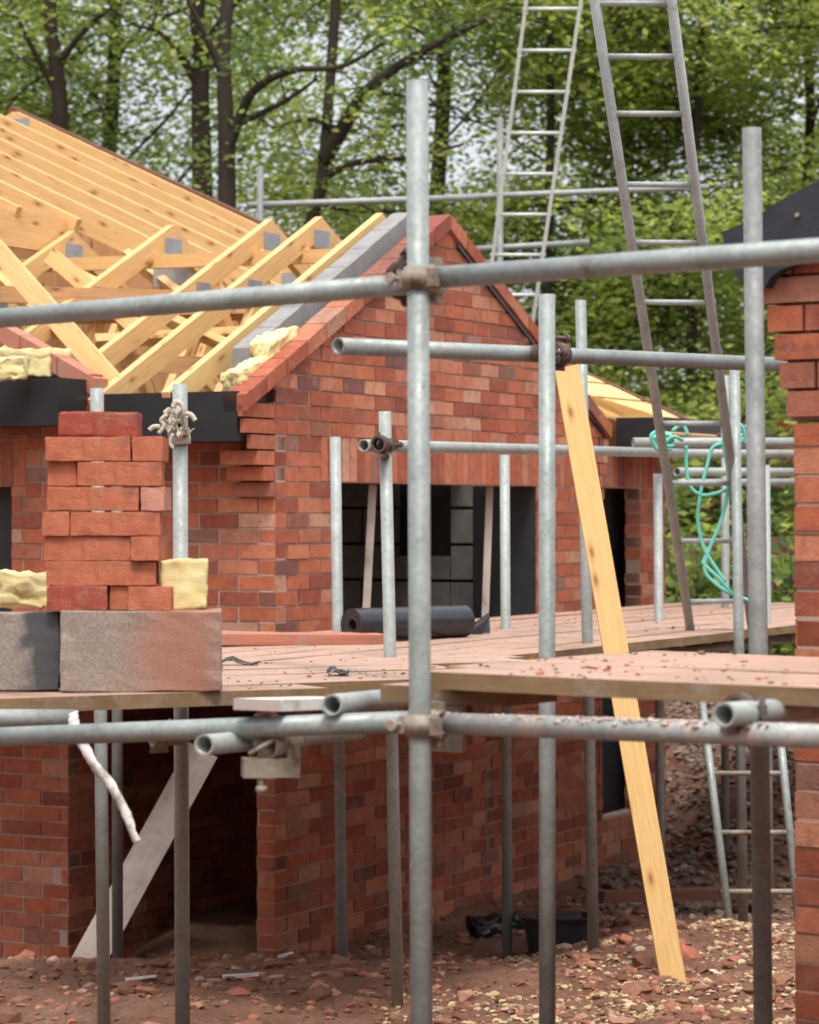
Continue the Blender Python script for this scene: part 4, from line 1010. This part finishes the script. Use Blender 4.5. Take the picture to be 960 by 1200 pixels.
def forked(px, D, label, trunk, limbs, r):
    x = (px-480)/F*D; o = thing('tree', label, 'tree', V((x, D, .3)), 'trees in the wood behind the site')
    mb = MB(); rq = random.Random(px)
    tp = [P(a, b, D) for a, b in trunk]; tp.insert(0, V((tp[0].x, D, .0))); tp.append(tp[-1]+V((.2, .1, 3))); tp.append(tp[-1]+V((.1, .1, 3)))
    mb.rod(smooth(tp, 4), r, 'bark', 12, r*.45); cl = []
    for pts, r0 in limbs:
        q = [P(a, b, D-.12*i) for i, (a, b) in enumerate(pts)]; sm_ = smooth(q, 5); mb.rod(sm_, r0, 'bark', 8, r0*.3)
        for j in range(4, len(sm_), 2):
            d = V((rq.uniform(-1, 1), rq.uniform(-1, 1), rq.uniform(-.5, .7))); e = sm_[j]+d*rq.uniform(.4, .9); mb.rod([sm_[j], sm_[j].lerp(e, .5)+V((0, 0, .08)), e], .014, 'bark', 4, .004, False)
            if rq.random() < .6: cl.append((e, rq.uniform(.25, .45), 50, rq.randrange(3)))
    for i in range(70): cl.append((V((x+rq.gauss(0, 1.6), D+rq.gauss(.6, 1), rq.uniform(7.2, 12))), .6, 60, rq.randrange(3)))
    t_ = mb.build('trunk', o); me = leafmesh('crown', cl, .085, ['leaf_bright', 'leaf_mid', 'leaf_dark'], rq)
    for v in me.vertices: v.co = v.co-o.location
    c = bpy.data.objects.new('crown', me); COL.objects.link(c); c.parent = o
forked(265, 25.5, 'dark forked tree with long arching limbs between the roof and the tall scaffold pole', [(266, 300), (266, 200), (264, 120), (262, 60), (268, -20)],
       [([(265, 185), (285, 128), (305, 100), (345, 82), (400, 78), (450, 50)], .055), ([(265, 150), (290, 140), (335, 118), (372, 92)], .045), ([(263, 90), (240, 40), (215, -10)], .05)], .10)
forked(388, 27, 'leaning tree whose dark bough arcs up towards the top of the tall scaffold pole', [(362, 330), (368, 250), (380, 185)],
       [([(380, 188), (402, 150), (425, 112), (460, 82), (510, 52), (575, 20)], .085), ([(376, 210), (420, 190), (470, 186), (540, 170)], .045), ([(400, 152), (360, 140), (320, 150)], .03), ([(430, 108), (470, 112), (520, 128)], .03)], .085)
forked(236, 28, 'broad grey trunked tree rising straight behind the roof slope', [(237, 300), (237, 200), (235, 120), (236, 60), (232, -20)], [([(236, 110), (215, 70), (190, 40), (160, 30)], .05), ([(236, 60), (262, 20), (290, -10)], .05)], .125)
forked(66, 28, 'dark trunked tree with upright boughs above the roof apex', [(70, 250), (70, 120), (64, 60), (60, -20)], [([(68, 110), (40, 60), (20, 20)], .045), ([(66, 80), (95, 40), (130, 10)], .045)], .1)
rnd = random.Random(5)
def shrub(px, D, h, w, label, mats):
    x = (px-480)/F*D; o = thing('shrub', label, 'shrub', V((x, D, .5)), 'shrubs along the far fence')
    cl = []; mb = MB()
    for i in range(16):
        a = rnd.uniform(0, 6.28); e = V((math.cos(a)*w*rnd.uniform(.2, 1), math.sin(a)*w*.6*rnd.uniform(.2, 1), h*rnd.uniform(.35, 1))); mb.rod([V((0, 0, 0)), e*.5+V((0, 0, .1)), e], .02, 'bark', 5, .006)
        for q in (.4, .6, .8, 1): cl.append((e*q+V((rnd.uniform(-.2, .2),)*3), .4, 40, rnd.randrange(3)))
    s_ = mb.build('stem'); s_.parent = o; me = leafmesh('foliage', cl, .11, mats, rnd); f = bpy.data.objects.new('foliage', me); COL.objects.link(f); f.parent = o
lm = ['leaf_mid', 'leaf_dark', 'leaf_bright']
for (px, D, h, w, lb) in ((655, 23.2, 2.4, 1.0, 'bushy shrub behind the gable verge below the aluminium ladder'), (745, 25.5, 3.2, 1.2, 'tall shrub behind the doorway eaves'), (815, 22.8, 1.5, .8, 'low dark shrub seen through the tall ladder rungs'), (870, 25.3, 2.9, 1.1, 'tall shrub behind the teal ropes'), (925, 22.6, 1.6, .8, 'low dark shrub beside the nearer house corner'), (985, 25, 3.0, 1.2, 'shrub mostly hidden by the nearer house corner')):
    shrub(px, D, h, w, lb, lm)
# ================================================================== CAMERA, LIGHT
cd = bpy.data.cameras.new('camera'); cam = bpy.data.objects.new('camera', cd); COL.objects.link(cam)
cam.location = (0, 0, EYE); cam.rotation_euler = (math.pi/2, 0, 0); cd.sensor_fit = 'VERTICAL'; cd.sensor_height = 36; cd.lens = F/1200*36; cd.clip_end = 2000
cd.dof.use_dof = True; cd.dof.focus_distance = 9.5; cd.dof.aperture_fstop = 5.6
SC.camera = cam
w = bpy.data.worlds.new('World'); SC.world = w; w.use_nodes = True; nt = w.node_tree
sky = nt.nodes.new('ShaderNodeTexSky'); sky.sky_type = 'NISHITA'; sky.sun_disc = False
SD = V((.05, -.50, .95)).normalized()        # towards the sun
sky.sun_elevation = math.asin(SD.z); sky.sun_rotation = math.atan2(SD.x, SD.y)
sky.air_density = 1.0; sky.dust_density = 6.0; sky.ozone_density = 1.0
mxs = nt.nodes.new('ShaderNodeMix'); mxs.data_type = 'RGBA'; mxs.inputs[0].default_value = .6; mxs.inputs[7].default_value = (8.6, 8.9, 9.3, 1)   # thin bright cloud
tcw = nt.nodes.new('ShaderNodeTexCoord'); spw = nt.nodes.new('ShaderNodeSeparateXYZ'); nt.links.new(tcw.outputs['Generated'], spw.inputs[0])
mrw = nt.nodes.new('ShaderNodeMapRange'); mrw.inputs[1].default_value = 0; mrw.inputs[2].default_value = 1; mrw.inputs[3].default_value = .62; mrw.inputs[4].default_value = 1.4
nt.links.new(spw.outputs['Z'], mrw.inputs[0])
vmw = nt.nodes.new('ShaderNodeVectorMath'); vmw.operation = 'SCALE'; nt.links.new(mxs.outputs[2], vmw.inputs[0]); nt.links.new(mrw.outputs[0], vmw.inputs['Scale'])   # overcast sky: brighter overhead than at the horizon
nt.links.new(sky.outputs[0], mxs.inputs[6]); nt.links.new(vmw.outputs[0], nt.nodes['Background'].inputs[0]); nt.nodes['Background'].inputs[1].default_value = .115
sl = bpy.data.lights.new('sun', 'SUN'); sl.energy = 1.5; sl.angle = math.radians(14); sl.color = (1, .955, .89)
so = bpy.data.objects.new('sun', sl); COL.objects.link(so); so.rotation_euler = SD.to_track_quat('Z', 'Y').to_euler()
SC.view_settings.view_transform = 'Standard'; SC.view_settings.look = 'None'; SC.view_settings.gamma = 1; SC.view_settings.exposure = 0.80
SC.render.engine = 'CYCLES'; SC.cycles.max_bounces = 8; SC.cycles.filter_width = 1.7
